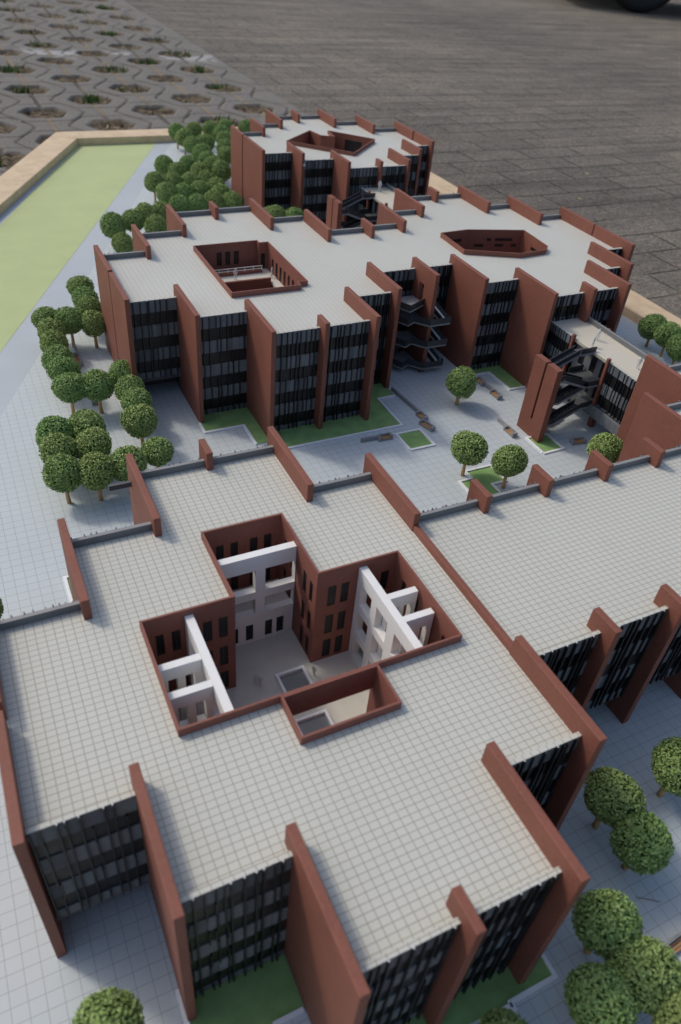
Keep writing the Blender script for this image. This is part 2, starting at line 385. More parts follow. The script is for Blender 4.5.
# grass and straw in the paver holes
def paver_grass():
    mb = MB('grass_blade', 'straw')
    r = random.Random(3)
    for c in range(-6, 3):
        for k in range(-6, 14):
            cx, cy = X0 + c * HX, Y0 + (abs(c) % 2) * HY / 2 + k * HY
            if cx > 133 or cx < -60: continue
            dens = r.choice([0, 0.05, 0.1, 0.2, 0.5, 0.9, 1.8])
            gx, gy, gs_ = r.uniform(-4, 4), r.uniform(-3, 3), r.uniform(1.5, 4)
            for q in range(int(60 * dens)):
                x = cx + max(-7.4, min(7.4, gx + r.gauss(0, gs_))); y = cy + max(-5.5, min(5.5, gy + r.gauss(0, gs_ * .8)))
                h = r.uniform(1.5, 5.0); an = r.uniform(0, 6.28); w = r.uniform(.25, .55); lx, ly = r.gauss(0, 1.2), r.gauss(0, 1.2)
                a = (math.cos(an) * w, math.sin(an) * w); zb = PZ - 2.6
                mb.face([(x - a[0], y - a[1], zb), (x + a[0], y + a[1], zb), (x + a[0] * .7 + lx * .5, y + a[1] * .7 + ly * .5, zb + h * .6), (x - a[0] * .7 + lx * .5, y - a[1] * .7 + ly * .5, zb + h * .6)])
                mb.face([(x - a[0] * .7 + lx * .5, y - a[1] * .7 + ly * .5, zb + h * .6), (x + a[0] * .7 + lx * .5, y + a[1] * .7 + ly * .5, zb + h * .6), (x + lx * 1.3, y + ly * 1.3, zb + h)])
            for q in range(r.randint(4, 16)):
                x, y, an, l = cx + r.uniform(-6.5, 6.5), cy + r.uniform(-5, 5), r.uniform(0, 6.28), r.uniform(.6, 2.2)
                dx, dy = math.cos(an) * l, math.sin(an) * l; z = PZ - 1.9 + r.uniform(0, .5)
                mb.face([(x - dx - dy * .2, y - dy + dx * .2, z), (x - dx + dy * .2, y - dy - dx * .2, z), (x + dx + dy * .2, y + dy - dx * .2, z + r.uniform(-.2, .8)), (x + dx - dy * .2, y + dy + dx * .2, z + r.uniform(-.2, .8))], 1)
    tag(mb.build('grass'), 'tufts of weedy grass and straw growing in the holes of the concrete pavers', 'grass', kind='stuff')
paver_grass()
def debris():
    mb = MB('straw', 'twig_brown'); r = random.Random(12)
    for q in range(150):
        x, y = r.uniform(150, 700), r.uniform(120, 620); an = r.uniform(0, 6.28); l = r.uniform(.4, 1.3) * (2.2 if q % 13 == 0 else 1); w = l * r.uniform(.2, .5)
        c, s = math.cos(an), math.sin(an); z = PZ + .15
        mb.face([(x - c * l, y - s * l, z), (x + s * w, y - c * w, z + r.uniform(0, .4)), (x + c * l, y + s * l, z + r.uniform(0, .5)), (x - s * w, y + c * w, z + .1)], r.choice([0, 0, 1]))
    tag(mb.build('dry_leaves'), 'scattered dry leaf scraps lying on the dark block pavement', 'litter', kind='stuff')
debris()

# board: inner outline of the wooden frame
IN = [(135.6, 3), (135.6, 272), (42.1, 272), (-95.3, 3)]
OUT = offset_poly(IN, 8.4)
if poly_area(IN) < 0: IN = IN[::-1]
b = MB('path_grey'); b.prism([(x, y) for x, y in IN], -1.5, -0.06)
structure('path', b)
def edge_x(y, p, q): return p[0] + (y - p[1]) * (q[0] - p[0]) / (q[1] - p[1])
P0, P1 = (0.0, 116.5), (72.9, 272.0)      # edge between path and tiled plaza
b = MB('plaza_tile'); b.face([(edge_x(3, P0, P1), 3, 0), (135.6, 3, 0), (135.6, 272, 0), (72.9, 272, 0)])
structure('plaza', b)
b = MB('lawn_pale'); b.face([(edge_x(3, (10.5, 205), (41.8, 272)), 3, -0.03), (edge_x(3, (2.7, 139.1), (67.6, 272)), 3, -0.03), (67.6, 272, -0.03), (41.8, 272, -0.03)])
structure('lawn', b)
fr = thing('wooden_frame', (135.6, 3, -4), 'pale pine moulding that edges the whole model board on the pavement', 'frame')
inn = IN; out = offset_poly(inn, 8.4)
for i in range(4):
    j = (i + 1) % 4
    m = MB('pine'); m.hexa([(*inn[i], -4), (*out[i], -4), (*out[j], -4), (*inn[j], -4)], [(*inn[i], 2.2), (*out[i], 2.2), (*out[j], 2.2), (*inn[j], 2.2)])
    m.build('rail', fr, bevel=0.25)

# small lawns with white kerbs
def lawn(poly, kerb):
    m = MB('lawn_green'); m.prism(poly, -0.5, 0.08); structure('lawn', m)
    k = MB('kerb_white')
    for line in kerb:
        for i in range(len(line) - 1):
            (x0, y0), (x1, y1) = line[i], line[i + 1]
            w = 0.19; e = 0.19 if True else 0
            dx, dy = x1 - x0, y1 - y0; L = math.hypot(dx, dy); ux, uy = dx / L, dy / L
            # butt the pieces: each one starts after the corner square and ends past it
            s0 = w if i > 0 else 0.0; e1 = w if i < len(line) - 2 else 0.0
            a = (x0 + ux * s0, y0 + uy * s0); c = (x1 + ux * e1, y1 + uy * e1); nx, ny = -uy * w, ux * w
            k.prism([(a[0] - nx, a[1] - ny), (c[0] - nx, c[1] - ny), (c[0] + nx, c[1] + ny), (a[0] + nx, a[1] + ny)], -0.3, 0.26)
    structure('kerb', k)
lawn([(30.1, 101.6), (36.8, 101.6), (36.8, 95.8), (39.6, 95.8), (39.6, 107.2), (30.1, 107.2)], [[(30.0, 104.6), (30.0, 101.6), (36.8, 101.6), (36.8, 95.7)]])
lawn([(39.4, 93), (62.8, 93), (62.8, 102.1), (66.4, 102.1), (66.4, 107.4), (57.4, 107.4), (57.4, 98.6), (39.4, 98.6)], [[(39.4, 93.0), (62.8, 93.0), (62.8, 102.1), (66.3, 102.1)]])
lawn([(60.4, 85.85), (65.1, 85.85), (65.1, 90.8), (60.4, 90.8)], [[(60.4, 85.85), (65.1, 85.85), (65.1, 90.8), (60.4, 90.8), (60.4, 86.05)]])
lawn([(84.4, 104.2), (88.7, 104.0), (88.8, 97.2), (92.5, 97.2), (92.5, 106.3), (84.4, 106.3)], [[(84.4, 104.2), (88.7, 104.0), (88.8, 97.2), (92.5, 97.1)]])
lawn([(81.8, 77.4), (86.2, 77.5), (86.0, 82.2), (81.8, 82.3)], [[(81.8, 77.4), (86.2, 77.5), (86.0, 82.2), (81.8, 82.3), (81.8, 77.6)]])
lawn([(63.6, 71), (68.3, 71), (68.3, 73.2), (71, 73.2), (71, 77.6), (66, 77.6), (66, 75.6), (63.6, 75.6)], [[(68.3, 71), (68.3, 73.2), (71, 73.2), (71, 77.6), (66, 77.6), (66, 75.6), (63.6, 75.6), (63.6, 71)]])
lawn([(2.9, 15), (9.3, 15), (9.3, 18.4), (11.9, 18.4), (11.9, 23.2), (2.9, 23.2)], [[(2.85, 24.0), (2.85, 15)], [(9.3, 15), (9.3, 18.4), (11.8, 18.4)]])
lawn([(12.8, 11.8), (26.0, 11.8), (26.0, 11.0), (28.0, 11.0), (28.0, 11.75), (32.8, 11.75), (32.8, 22.9), (30.2, 22.9), (30.2, 14.4), (12.8, 14.4)], [[(28.0, 11.0), (28.0, 11.72), (32.8, 11.72), (32.8, 14.2)], [(24.5, 9.6), (26.3, 11.5), (28.0, 11.5)]])
lawn([(3.0, 61), (12.0, 61), (12.0, 75.6), (3.0, 75.6)], [[(3.0, 63.9), (3.0, 75.6), (12.0, 75.6), (12.0, 72.9)]])

# ------------------------------------------------------------------ building kit
ZF, ZP, ZR = 19.55, 18.0, 17.1
BANDS = [18.0, 15.85, 13.7, 11.55, 9.4, 7.25, 5.1, 3.0, 0.95, 0.0]   # spandrel, window, spandrel ...
def facade(root, p, q, zb=0.0, ztop=ZP, seed=0, zr=ZR, bands=None, back=False, deep=0.24):
    "curtain wall whose outer face runs p -> q with the outside on its right"
    r = random.Random(seed); bands = bands or BANDS
    L = math.hypot(q[0] - p[0], q[1] - p[1]); u = ((q[0] - p[0]) / L, (q[1] - p[1]) / L); n = (u[1], -u[0])
    mb = MB('spandrel', 'spandrel_dark', 'mullion', 'parapet_grey', 'coping' if back else 'roof_tile', 'kerb_white')
    def bx(m, a, b, d0, d1, z0, z1, mi):
        c = lambda s_, d_: (p[0] + u[0] * s_ + n[0] * d_, p[1] + u[1] * s_ + n[1] * d_)
        pts = [c(a, d0), c(a, d1), c(b, d1), c(b, d0)]
        if poly_area(pts) < 0: pts = pts[::-1]
        m.prism(pts, z0, z1, mi)
    bx(mb, 0, L, -0.46, -0.24, zb, ztop - 0.06, 3)              # backing
    bx(mb, 0, L, -0.46, -0.02, ztop - 0.058, ztop + 0.0, 4)     # thin pale cap
    # mullion positions
    xs = []; a = r.uniform(.1, .5)
    while a < L - .12:
        xs.append(a); a += r.choice([.36, .55, .66, .78, .9, 1.0, 1.1])
    wins = []
    for i in range(len(bands) - 1):
        z1, z0 = bands[i], bands[i + 1]
        if z1 <= zb + .05: break
        z0 = max(z0, zb)
        if i % 2 == 0:
            zt = z1 - .06 if i == 0 else z1
            cuts = [0] + [x for x in xs if r.random() < .8] + [L]
            for c0, c1 in zip(cuts, cuts[1:]):
                bx(mb, c0 + .015, c1 - .015, -0.235, r.choice([-.10, -.07, -.04]), z0, zt, r.choice([0, 0, 0, 1]))
        else:
            wins.append((z0 + .01, z1 - .01))
    for x in xs:
        if r.random() < .62:
            bx(mb, x - .065, x + .065, -0.24, deep, zb, ztop - .08, 2)
            if back: bx(mb, x - .06, x + .06, -0.016, 0.20, ztop - .078, ztop + r.choice([-.05, .09, .12]), 3)
            elif r.random() < .6: bx(mb, x - .05, x + .05, -0.016, 0.10, ztop - .078, ztop - .012, 5)
        else:
            for i in range(0, len(bands) - 1):
                if bands[i] <= zb: break
                xx = x + r.uniform(-.12, .12)
                if r.random() < .8: bx(mb, xx - .055, xx + .055, -0.23, deep * .75, max(bands[i + 1], zb) + .003, bands[i] - .003 - (.06 if i == 0 else 0), 2)
    w = mb.build('curtain_wall', root)
    for z0, z1 in wins:
        m = MB('glass_dark'); bx(m, .01, L - .01, -0.238, -0.17, z0, z1, 0); m.build('window_band', w)
    return w
def fin(root, x, y0, y1, th=0.78, z0=0.0, z1=ZF, mat='brick'):
    m = MB(mat); m.box(x - th / 2, x + th / 2, y0, y1, z0, z1)
    return m.build('brick_fin', root, bevel=0.07)
def end_wall(root, x, y0, ym, y1, th=0.8):
    "two slabs with a slit between them and a passage at the foot"
    m = MB('brick'); m.grid_wall((x - th / 2, y0), (0, 1), (1, 0), th, [0, ym - y0 - 2.2, ym - y0 - .4], [0, 4.0, ZF], lambda a, z: not (a > ym - y0 - 2.2 and z < 4.0)); m.build('brick_fin', root)
    m = MB('brick'); m.box(x - th / 2 + .05, x + th / 2 + .05, ym + .4, y1, 0, ZF); m.build('brick_fin', root, bevel=0.07)
def court(root, poly, zf, rim=18.05, t=0.22, windows=None, slots=None, wmat='brick_court'):
    """walls round an open court: poly is the clear opening (counter-clockwise).
    windows: {edge index: (list of (u0,u1), list of (z0,z1))} real openings with dark panes"""
    n = len(poly); windows = windows or {}
    right = all(abs(poly[i][0] - poly[(i + 1) % n][0]) < 1e-6 or abs(poly[i][1] - poly[(i + 1) % n][1]) < 1e-6 for i in range(n))
    turn = []
    for i in range(n):
        a, b, c = poly[i - 1], poly[i], poly[(i + 1) % n]
        turn.append((b[0] - a[0]) * (c[1] - b[1]) - (b[1] - a[1]) * (c[0] - b[0]) > 0)
    off = offset_poly(poly, t)
    for i in range(n):
        j = (i + 1) % n; a, b = poly[i], poly[j]
        L = math.hypot(b[0] - a[0], b[1] - a[1]); u = ((b[0] - a[0]) / L, (b[1] - a[1]) / L); nn = (u[1], -u[0])
        m = MB(wmat); wins = []
        if right:
            s0 = 0.0 if turn[i] else t
            e1 = L + t if turn[j] else L
            cols, rows = windows.get(i, ([], []))
            us = sorted({s0, e1, *[x for c in cols for x in c]}); zs = sorted({zf, rim, *[z for c in rows for z in c]})
            hit = lambda x, z: any(c[0] < x < c[1] for c in cols) and any(c[0] < z < c[1] for c in rows)
            m.grid_wall(a, u, nn, t, us, zs, lambda x, z: not hit(x, z))
            wins = [(c, r_) for c in cols for r_ in rows]
        else:
            m.hexa([(*a, zf), (*off[i], zf), (*off[j], zf), (*b, zf)], [(*a, rim), (*off[i], rim), (*off[j], rim), (*b, rim)])
        w = m.build('courtyard_wall', root)
        for c, r_ in wins:
            g_ = MB('glass_dark', 'mullion')
            def bx(c0, c1, d0, d1, z0, z1, mi):
                pts = [(a[0] + u[0] * c0 + nn[0] * d0, a[1] + u[1] * c0 + nn[1] * d0), (a[0] + u[0] * c1 + nn[0] * d0, a[1] + u[1] * c1 + nn[1] * d0), (a[0] + u[0] * c1 + nn[0] * d1, a[1] + u[1] * c1 + nn[1] * d1), (a[0] + u[0] * c0 + nn[0] * d1, a[1] + u[1] * c0 + nn[1] * d1)]
                g_.prism(pts, z0, z1, mi)
            bx(c[0], c[1], .12, .20, r_[0], r_[1], 0)
            cm = (c[0] + c[1]) / 2; bx(cm - .04, cm + .04, .08, .118, r_[0], r_[1], 1)
            g_.build('window', w)
        for (ei, c0, c1, z0, z1) in (slots or []):
            if ei != i: continue
            g_ = MB('glass_dark')
            pts = [(a[0] + u[0] * c0 - nn[0] * .02, a[1] + u[1] * c0 - nn[1] * .02), (a[0] + u[0] * c1 - nn[0] * .02, a[1] + u[1] * c1 - nn[1] * .02), (a[0] + u[0] * c1 + nn[0] * .1, a[1] + u[1] * c1 + nn[1] * .1), (a[0] + u[0] * c0 + nn[0] * .1, a[1] + u[1] * c0 + nn[1] * .1)]
            g_.prism(pts, z0, z1); g_.build('window', w)
    return off
def roof_and_bays(root, bays, holes, seed=0, front=True, back=True, tile='roof_tile'):
    """bays: (x0, x1, y_front, y_back, z_bottom_front, z_bottom_back) left to right"""
    e = 0.15
    lo = []; hi = []
    for i, (x0, x1, yf, yb, zf, zb) in enumerate(bays):
        lo += [(x0, yf + e), (x1, yf + e)]; hi += [(x0, yb + .45 - e), (x1, yb + .45 - e)]
    def clean(p):
        o = []
        for q in p:
            if o and abs(o[-1][0] - q[0]) < 1e-6 and abs(o[-1][1] - q[1]) < 1e-6: continue
            o.append(q)
        return o
    outer = clean(lo + hi[::-1])
    m = MB(tile); slab_with_holes(m, outer, holes, ZR - .6, ZR); m.build('roof', root)
    # storey slab that closes the building underneath
    m = MB('soffit'); slab_with_holes(m, outer, [], 3.35, 3.85); m.build('floor_slab', root)
    for i, (x0, x1, yf, yb, zf, zb) in enumerate(bays):
        if front and zf is not None: facade(root, (x0 + .40, yf), (x1 - .40, yf), zf, seed=seed * 100 + i)
        if back and zb is not None: facade(root, (x1 - .40, yb + .46), (x0 + .40, yb + .46), zb, seed=seed * 100 + 50 + i, back=True)
    m = MB('soffit')
    for x0, x1, yf, yb, zf, zb in bays: m.box(x0 + .02, x1 - .02, yf + 4.5, yb - 4.5, 0, 3.3)
    m.build('ground_floor_core', root)

# ------------------------------------------------------------------ building at the front
fb = thing('brick_building', (-5.3, 42, 0), 'large model block filling the foreground, tiled roof with a cross-shaped court and white frames', 'building', 'brick buildings of the model')
XF = [-5.25, 3.3, 12.35, 21.05, 29.8, 38.75]
FC = [(7.6, 36.2), (16.5, 36.2), (16.5, 31.7), (25.5, 31.7), (25.5, 36.2), (34.6, 36.2), (34.6, 48.4), (25.4, 48.4), (25.4, 58.3), (16.6, 58.3), (16.6, 48.4), (7.6, 48.4)]
roof_and_bays(fb, [(XF[0], XF[1], 31.8, 52.8, 3.9, 0), (XF[1], XF[2], 22.9, 61.6, 0, 0), (XF[2], XF[3], 14.1, 70.6, 0, 0), (XF[3], XF[4], 14.1, 70.6, 0, 0), (XF[4], XF[5], 22.7, 61.6, 0, 0)], [offset_poly(FC, .20)], 1)
WR = [(4.3, 7.2), (8.25, 11.2), (12.65, 15.6)]
WC = [(1.25, 2.15), (2.85, 3.75), (5.05, 5.95), (6.7, 7.6)]
rv = lambda cols, L: [(L - b_, L - a_) for a_, b_ in cols]
court(fb, FC, 4.0, windows={5: ([(1.4, 2.3), (4.2, 5.1), (7.0, 7.9), (9.6, 10.5)], WR),           # east wall
                            6: (rv([(1.35, 2.3), (2.9, 3.8), (5.4, 6.3), (7.6, 8.6)], 9.2), WR),  # north wall of the east arm
                            7: ([(.9, 1.65), (2.5, 3.3), (6.0, 6.8), (7.8, 8.6)], WR),
                            8: (rv([(1.3, 2.15), (2.95, 3.8), (5.2, 6.1), (6.85, 7.75)], 8.8), WR),
                            9: ([(1.3, 2.1), (5.5, 6.3), (7.5, 8.3)], WR),
                            10: (rv([(1.05, 1.85), (2.6, 3.45), (5.7, 6.6), (7.3, 8.2)], 9.0), WR),
                            11: ([(2, 2.9), (6, 6.9), (9, 9.9)], WR)})
m = MB('court_floor'); m.prism(offset_poly(FC, .1), 3.90, 4.0); m.build('courtyard_floor', fb)
m = MB('brick_court'); m.box(16.52, 25.48, 35.75, 36.18, 14.9, 18.05); m.build('lintel', fb)
m = MB('brick_court'); m.box(16.02, 16.48, 35.75, 36.15, 4.0, 17.0); 
# white frames standing in the court
def frame_wall(p, u, nrm, t, us, zs, holes):
    m = MB('white_card')
    hit = lambda x, z: any(a < x < b and c < z < d_ for a, b, c, d_ in holes)
    U = sorted({*us, *[h[0] for h in holes], *[h[1] for h in holes]}); Z = sorted({*zs, *[h[2] for h in holes], *[h[3] for h in holes]})
    m.grid_wall(p, u, nrm, t, U, Z, lambda x, z: not hit(x, z)); return m
WH = [(12.6, 15.6), (8.4, 11.5), (4.3, 7.3)]
H = [(a, b, c, d_) for (a, b) in ((.9, 3.2), (4.3, 6.6), (8.0, 10.6)) for c, d_ in WH]
frame_wall((11.55, 48.36), (0, -1), (1, 0), .82, [0, 12.1], [4.0, 17.3], H).build('white_frame', fb)
for y in (43.7, 40.5):
    frame_wall((7.65, y - .75), (1, 0), (0, 1), .75, [0, 3.88], [4.0, 17.2], [(a, b, c, d_) for (a, b) in ((.7, 1.6), (2.3, 3.2)) for c, d_ in WH]).build('white_frame', fb)
frame_wall((30.15, 48.36), (0, -1), (1, 0), .86, [0, 12.1], [4.0, 17.3], H).build('white_frame', fb)
for y in (44.0, 40.8):
    frame_wall((31.03, y - .75), (1, 0), (0, 1), .75, [0, 3.3], [4.0, 17.2], [(a, b, c, d_) for (a, b) in ((.5, 1.3), (1.9, 2.8)) for c, d_ in WH]).build('white_frame', fb)
frame_wall((16.65, 53.7), (1, 0), (0, 1), .85, [0, 8.7], [4.0, 17.3], [(.25, 4.1, 12.0, 15.2), (5.2, 8.69, 12.0, 15.2), (.25, 4.1, 8.5, 10.9), (5.2, 8.69, 8.5, 10.9)] + [(a, b, 4.3, 6.9) for a, b in ((1.2, 2.1), (3.0, 3.9), (5.3, 6.2), (6.7, 7.6))]).build('white_frame', fb)
m = MB('court_floor'); m.box(16.7, 25.3, 54.6, 58.2, 8.0, 8.3); m.build('gallery_floor', fb)
m = MB('glass_dark'); m.box(16.9, 25.2, 53.86, 53.94, 4.05, 7.6); m.build('window', fb)
def skylight(x0, x1, y0, y1, z):
    m = MB('kerb_white'); w = .3
    m.box(x0, x1, y0, y0 + w, z, z + .7); m.box(x0, x1, y1 - w, y1, z, z + .7); m.box(x0, x0 + w, y0 + w, y1 - w, z, z + .7); m.box(x1 - w, x1, y0 + w, y1 - w, z, z + .7)
    s_ = m.build('skylight', fb); g_ = MB('skylight_glass'); g_.box(x0 + w, x1 - w, y0 + w, y1 - w, z, z + .3); g_.build('pane', s_)
skylight(20.9, 24.3, 44.6, 47.9, 4.0); skylight(20.4, 24.2, 38.4, 41.7, 4.0)
m = MB('stone_grey'); m.box(29.6, 31.5, 40.0, 40.6, 4.0, 4.9)
end_wall(fb, -5.3, 30.4, 42.4, 54.2)
for x, a, c in ((XF[1], 21.4, 33.5), (XF[2], 12.5, 24.5), (XF[3], 12.6, 15.9), (XF[4], 12.5, 24.5), (XF[5], 21.0, 33.0),
                (XF[1], 51.4, 63.8), (XF[2], 60.4, 72.7), (XF[3], 69.7, 72.9), (XF[4], 60.3, 72.8), (XF[5], 51.6, 63.7)): fin(fb, x, a, c)
m = MB('spandrel_dark'); m.box(9.4, 11.9, 70.7, 71.1, 16.3, 16.95); m.build('parapet', fb)

# ------------------------------------------------------------------ long wing to its right
lw = thing('link_wing', (61, 42, 0), 'long flat-roofed tiled wing right of the front block, short brick fins along both edges', 'building', 'brick buildings of the model')
XL = [38.75, 48.2, 57.1, 66.3, 75.0, 83.6]
roof_and_bays(lw, [(XL[i], XL[i + 1], 31.2, 52.75, 3.9, 0) for i in range(5)], [], 2)
for x in XL[1:5]:
    fin(lw, x, 29.7, 33.1); fin(lw, x, 51.4, 54.9)
m = MB('brick'); m.box(38.45, 39.05, 33.02, 51.58, ZR - .4, 17.95); m.build('roof_kerb', lw, bevel=.06)

# ------------------------------------------------------------------ building at the right edge
rb = thing('brick_building', (105, 42, 0), 'brick block cut by the right picture edge, showing two tall plain red fins', 'building', 'brick buildings of the model')
XR = [83.6, 92.45, 101.2, 110.0, 118.8, 127.5]
roof_and_bays(rb, [(XR[0], XR[1], 22.9, 61.6, 0, 0), (XR[1], XR[2], 14.1, 70.6, 0, 0), (XR[2], XR[3], 14.1, 70.6, 0, 0), (XR[3], XR[4], 22.9, 61.6, 0, 0), (XR[4], XR[5], 31.8, 52.8, 0, 0)], [], 3)
for x, a, c in ((XR[0], 51.7, 63.9), (XR[1], 60.6, 72.8), (XR[2], 69.7, 72.9), (XR[3], 60.4, 72.7), (XR[4], 51.5, 63.8), (XR[0], 21.0, 33.0), (XR[1], 12.5, 24.5), (XR[2], 12.6, 15.9), (XR[3], 12.5, 24.5), (XR[4], 21.4, 33.5)): fin(rb, x, a, c)
end_wall(rb, XR[5], 30.4, 42.4, 54.2)

# ------------------------------------------------------------------ long building in the middle
mbd = thing('brick_building', (73, 125, 0), 'long middle block with two roof courts, one square and one six-sided', 'building', 'brick buildings of the model')
XM = [21.7, 30.45, 39.65, 48.7, 57.55, 66.3, 75.9, 84.0, 92.75, 101.4, 109.5, 117.2, 125.3]
YF = [114.9, 106.9, 98.4, 98.4, 107.2, 115.5, 115.5, 106.1, 97.6, 97.6, 105.6, 114.0]
YB = [134.9, 143.4, 153.3, 153.8, 146.1, 137.0, 137.6, 144.5, 152.6, 152.6, 143.5, 134.6]
M1 = [(39.4, 114.3), (51.6, 114.3), (51.6, 115.6), (53.4, 115.6), (53.4, 134.1), (51.6, 134.1), (51.6, 135.3), (39.4, 135.3)]
M2 = [(90.2, 121.4), (100.7, 116.9), (107.3, 117.4), (108.8, 118.9), (109.5, 127.9), (97.2, 131.0), (90.6, 130.6)]
zbf = [3.9, 0, 0, 0, 0, 4.3, 4.3, 0, 0, 0, 0, 0]
roof_and_bays(mbd, [(XM[i], XM[i + 1], YF[i], YB[i], zbf[i], 0) for i in range(12)], [offset_poly(M1, .20), offset_poly(M2, .20)], 4, tile='roof_tile_fine')
court(mbd, M1, 4.0, windows={3: ([(1.2 + 2.0 * k, 2.2 + 2.0 * k) for k in range(8)], [(12.95, 15.7)]),
                             4: ([(.45, 1.35)], [(13.1, 15.9)]),
                             6: ([(3.6, 4.6), (5.3, 6.3), (7.0, 8.0)], [(13.8, 16.4)])})
m = MB('court_floor'); m.prism(offset_poly(M1, .2), 3.9, 4.0); m.build('courtyard_floor', mbd)
m = MB('court_floor'); m.box(39.45, 53.35, 128.2, 134.05, 12.4, 12.9); m.box(51.8, 53.35, 116, 128.2, 12.4, 12.9); m.build('terrace', mbd)
m = MB('brick'); m.box(39.5, 51.7, 127.7, 128.18, 10.5, 13.7); m.build('terrace_wall', mbd)
m = MB('brick_court'); m.box(39.5, 51.7, 132.3, 132.7, 12.9, 13.5); m.build('terrace_wall', mbd)
m = MB('white_card')
for z in (13.75, 14.25): m.box(39.5, 51.7, 132.25, 132.33, z, z + .09)
for k in range(8): m.box(39.6 + k * 1.7, 39.7 + k * 1.7, 132.26, 132.32, 13.5, 14.3)
m.build('railing', mbd)
court(mbd, M2, 4.0, slots=[(4, 2.2, 6.2, 15.7, 16.3), (4, 7.0, 8.0, 15.7, 16.3), (4, 4.0, 6.0, 14.5, 15.1), (4, 8.6, 10.6, 14.4, 15.0), (4, 1.0, 2.2, 14.5, 15.1), (5, 1.2, 4.6, 15.6, 16.3), (3, 2.0, 5.2, 15.4, 16.0)], wmat='brick')
m = MB('court_floor'); m.prism(offset_poly(M2, .2), 3.9, 4.0); m.build('courtyard_floor', mbd)
end_wall(mbd, XM[0], 112.7, 124.1, 136.0)
for x, a, c in ((XM[1], 104.5, 116.5), (XM[2], 96.2, 108.2), (XM[3], 96.5, 99.8), (XM[4], 96.4, 108.3), (XM[5], 105.0, 117.1), (XM[7], 104.6, 116.7), (XM[8], 95.7, 107.8), (XM[9], 95.4, 99.0), (XM[10], 95.4, 107.3), (XM[11], 103.2, 115.4),
                (XM[1], 133.4, 144.6), (XM[2], 142.3, 154.2), (XM[3], 150.2, 154.4), (XM[4], 142.2, 154.6), (XM[5], 133.6, 145.7), (XM[6], 133.4, 138.4), (XM[7], 134.8, 146.0), (XM[8], 142.2, 154.5), (XM[9], 150.4, 154.3), (XM[10], 141.3, 154.0), (XM[11], 132.0, 144.8)): fin(mbd, x, a, c)
m = MB('brick'); m.box(XM[12] - .4, XM[12] + .4, 111.6, 123.45, 0, ZF); m.build('brick_fin', mbd, bevel=.07)
m = MB('brick'); m.box(XM[12] - .45, XM[12] + .35, 123.7, 135.4, 0, ZF); m.build('brick_fin', mbd, bevel=.07)
# fin with a doorway that carries the balcony stair
m = MB('brick'); m.grid_wall((75.5, 108.4), (0, 1), (1, 0), .8, [0, 3.4, 5.0, 8.7], [0, 12.9, 16.4, ZF], lambda a, z: not (3.4 < a < 5.0 and 12.9 < z < 16.4)); m.build('brick_fin', mbd, bevel=.07)

# ------------------------------------------------------------------ building at the back
bb = thing('brick_building', (98, 200, 0), 'farthest brick block, at the back of the board, with an arrow-shaped roof court', 'building', 'brick buildings of the model')
XB = [73.3, 82.45, 91.0, 99.55, 107.6, 116.0, 123.9]
FBY = [(190.5, 210.2), (183.5, 218.2), (175.4, 226.3), (175.4, 226.3), (183.5, 218.4), (191.5, 210.0)]
FA = [(85.3, 201.2), (98.7, 188.2), (110.6, 199.6), (101.2, 209.4), (100.4, 203.4), (96.7, 205.0), (95.7, 210.2)]
roof_and_bays(bb, [(XB[i], XB[i + 1], *FBY[i], 3.9 if i == 0 else 0, 0) for i in range(6)], [offset_poly(FA, .20)], 5, tile='roof_tile_fine')
court(bb, FA, 4.0, slots=[(2, 3.5, 8.5, 12.6, 16.6)], wmat='brick')
m = MB('court_floor'); m.prism(offset_poly(FA, .2), 12.5, 12.6); m.build('courtyard_floor', bb)
end_wall(bb, XB[0], 187.8, 202.2, 211.7)
for x, a, c in ((XB[1], 184.0, 194.3), (XB[2], 175.2, 185.8), (XB[3], 174.3, 177.2), (XB[4], 174.3, 185.4), (XB[5], 183.0, 193.1), (XB[1] - .8, 209.0, 219.2), (XB[2] - 1.4, 216.0, 227.8), (XB[3] - 2.2, 221.8, 227.2), (XB[4] - 1.4, 215.6, 227.8), (XB[5] - 1.1, 208.0, 219.7)): fin(bb, x, a, c)
m = MB('brick'); m.box(XB[6] - .4, XB[6] + .4, 189.8, 200.0, 0, ZF); m.build('brick_fin', bb, bevel=.07)
m = MB('brick'); m.box(XB[6] - .6, XB[6] + .2, 200.3, 211.6, 0, ZF); m.build('brick_fin', bb, bevel=.07)

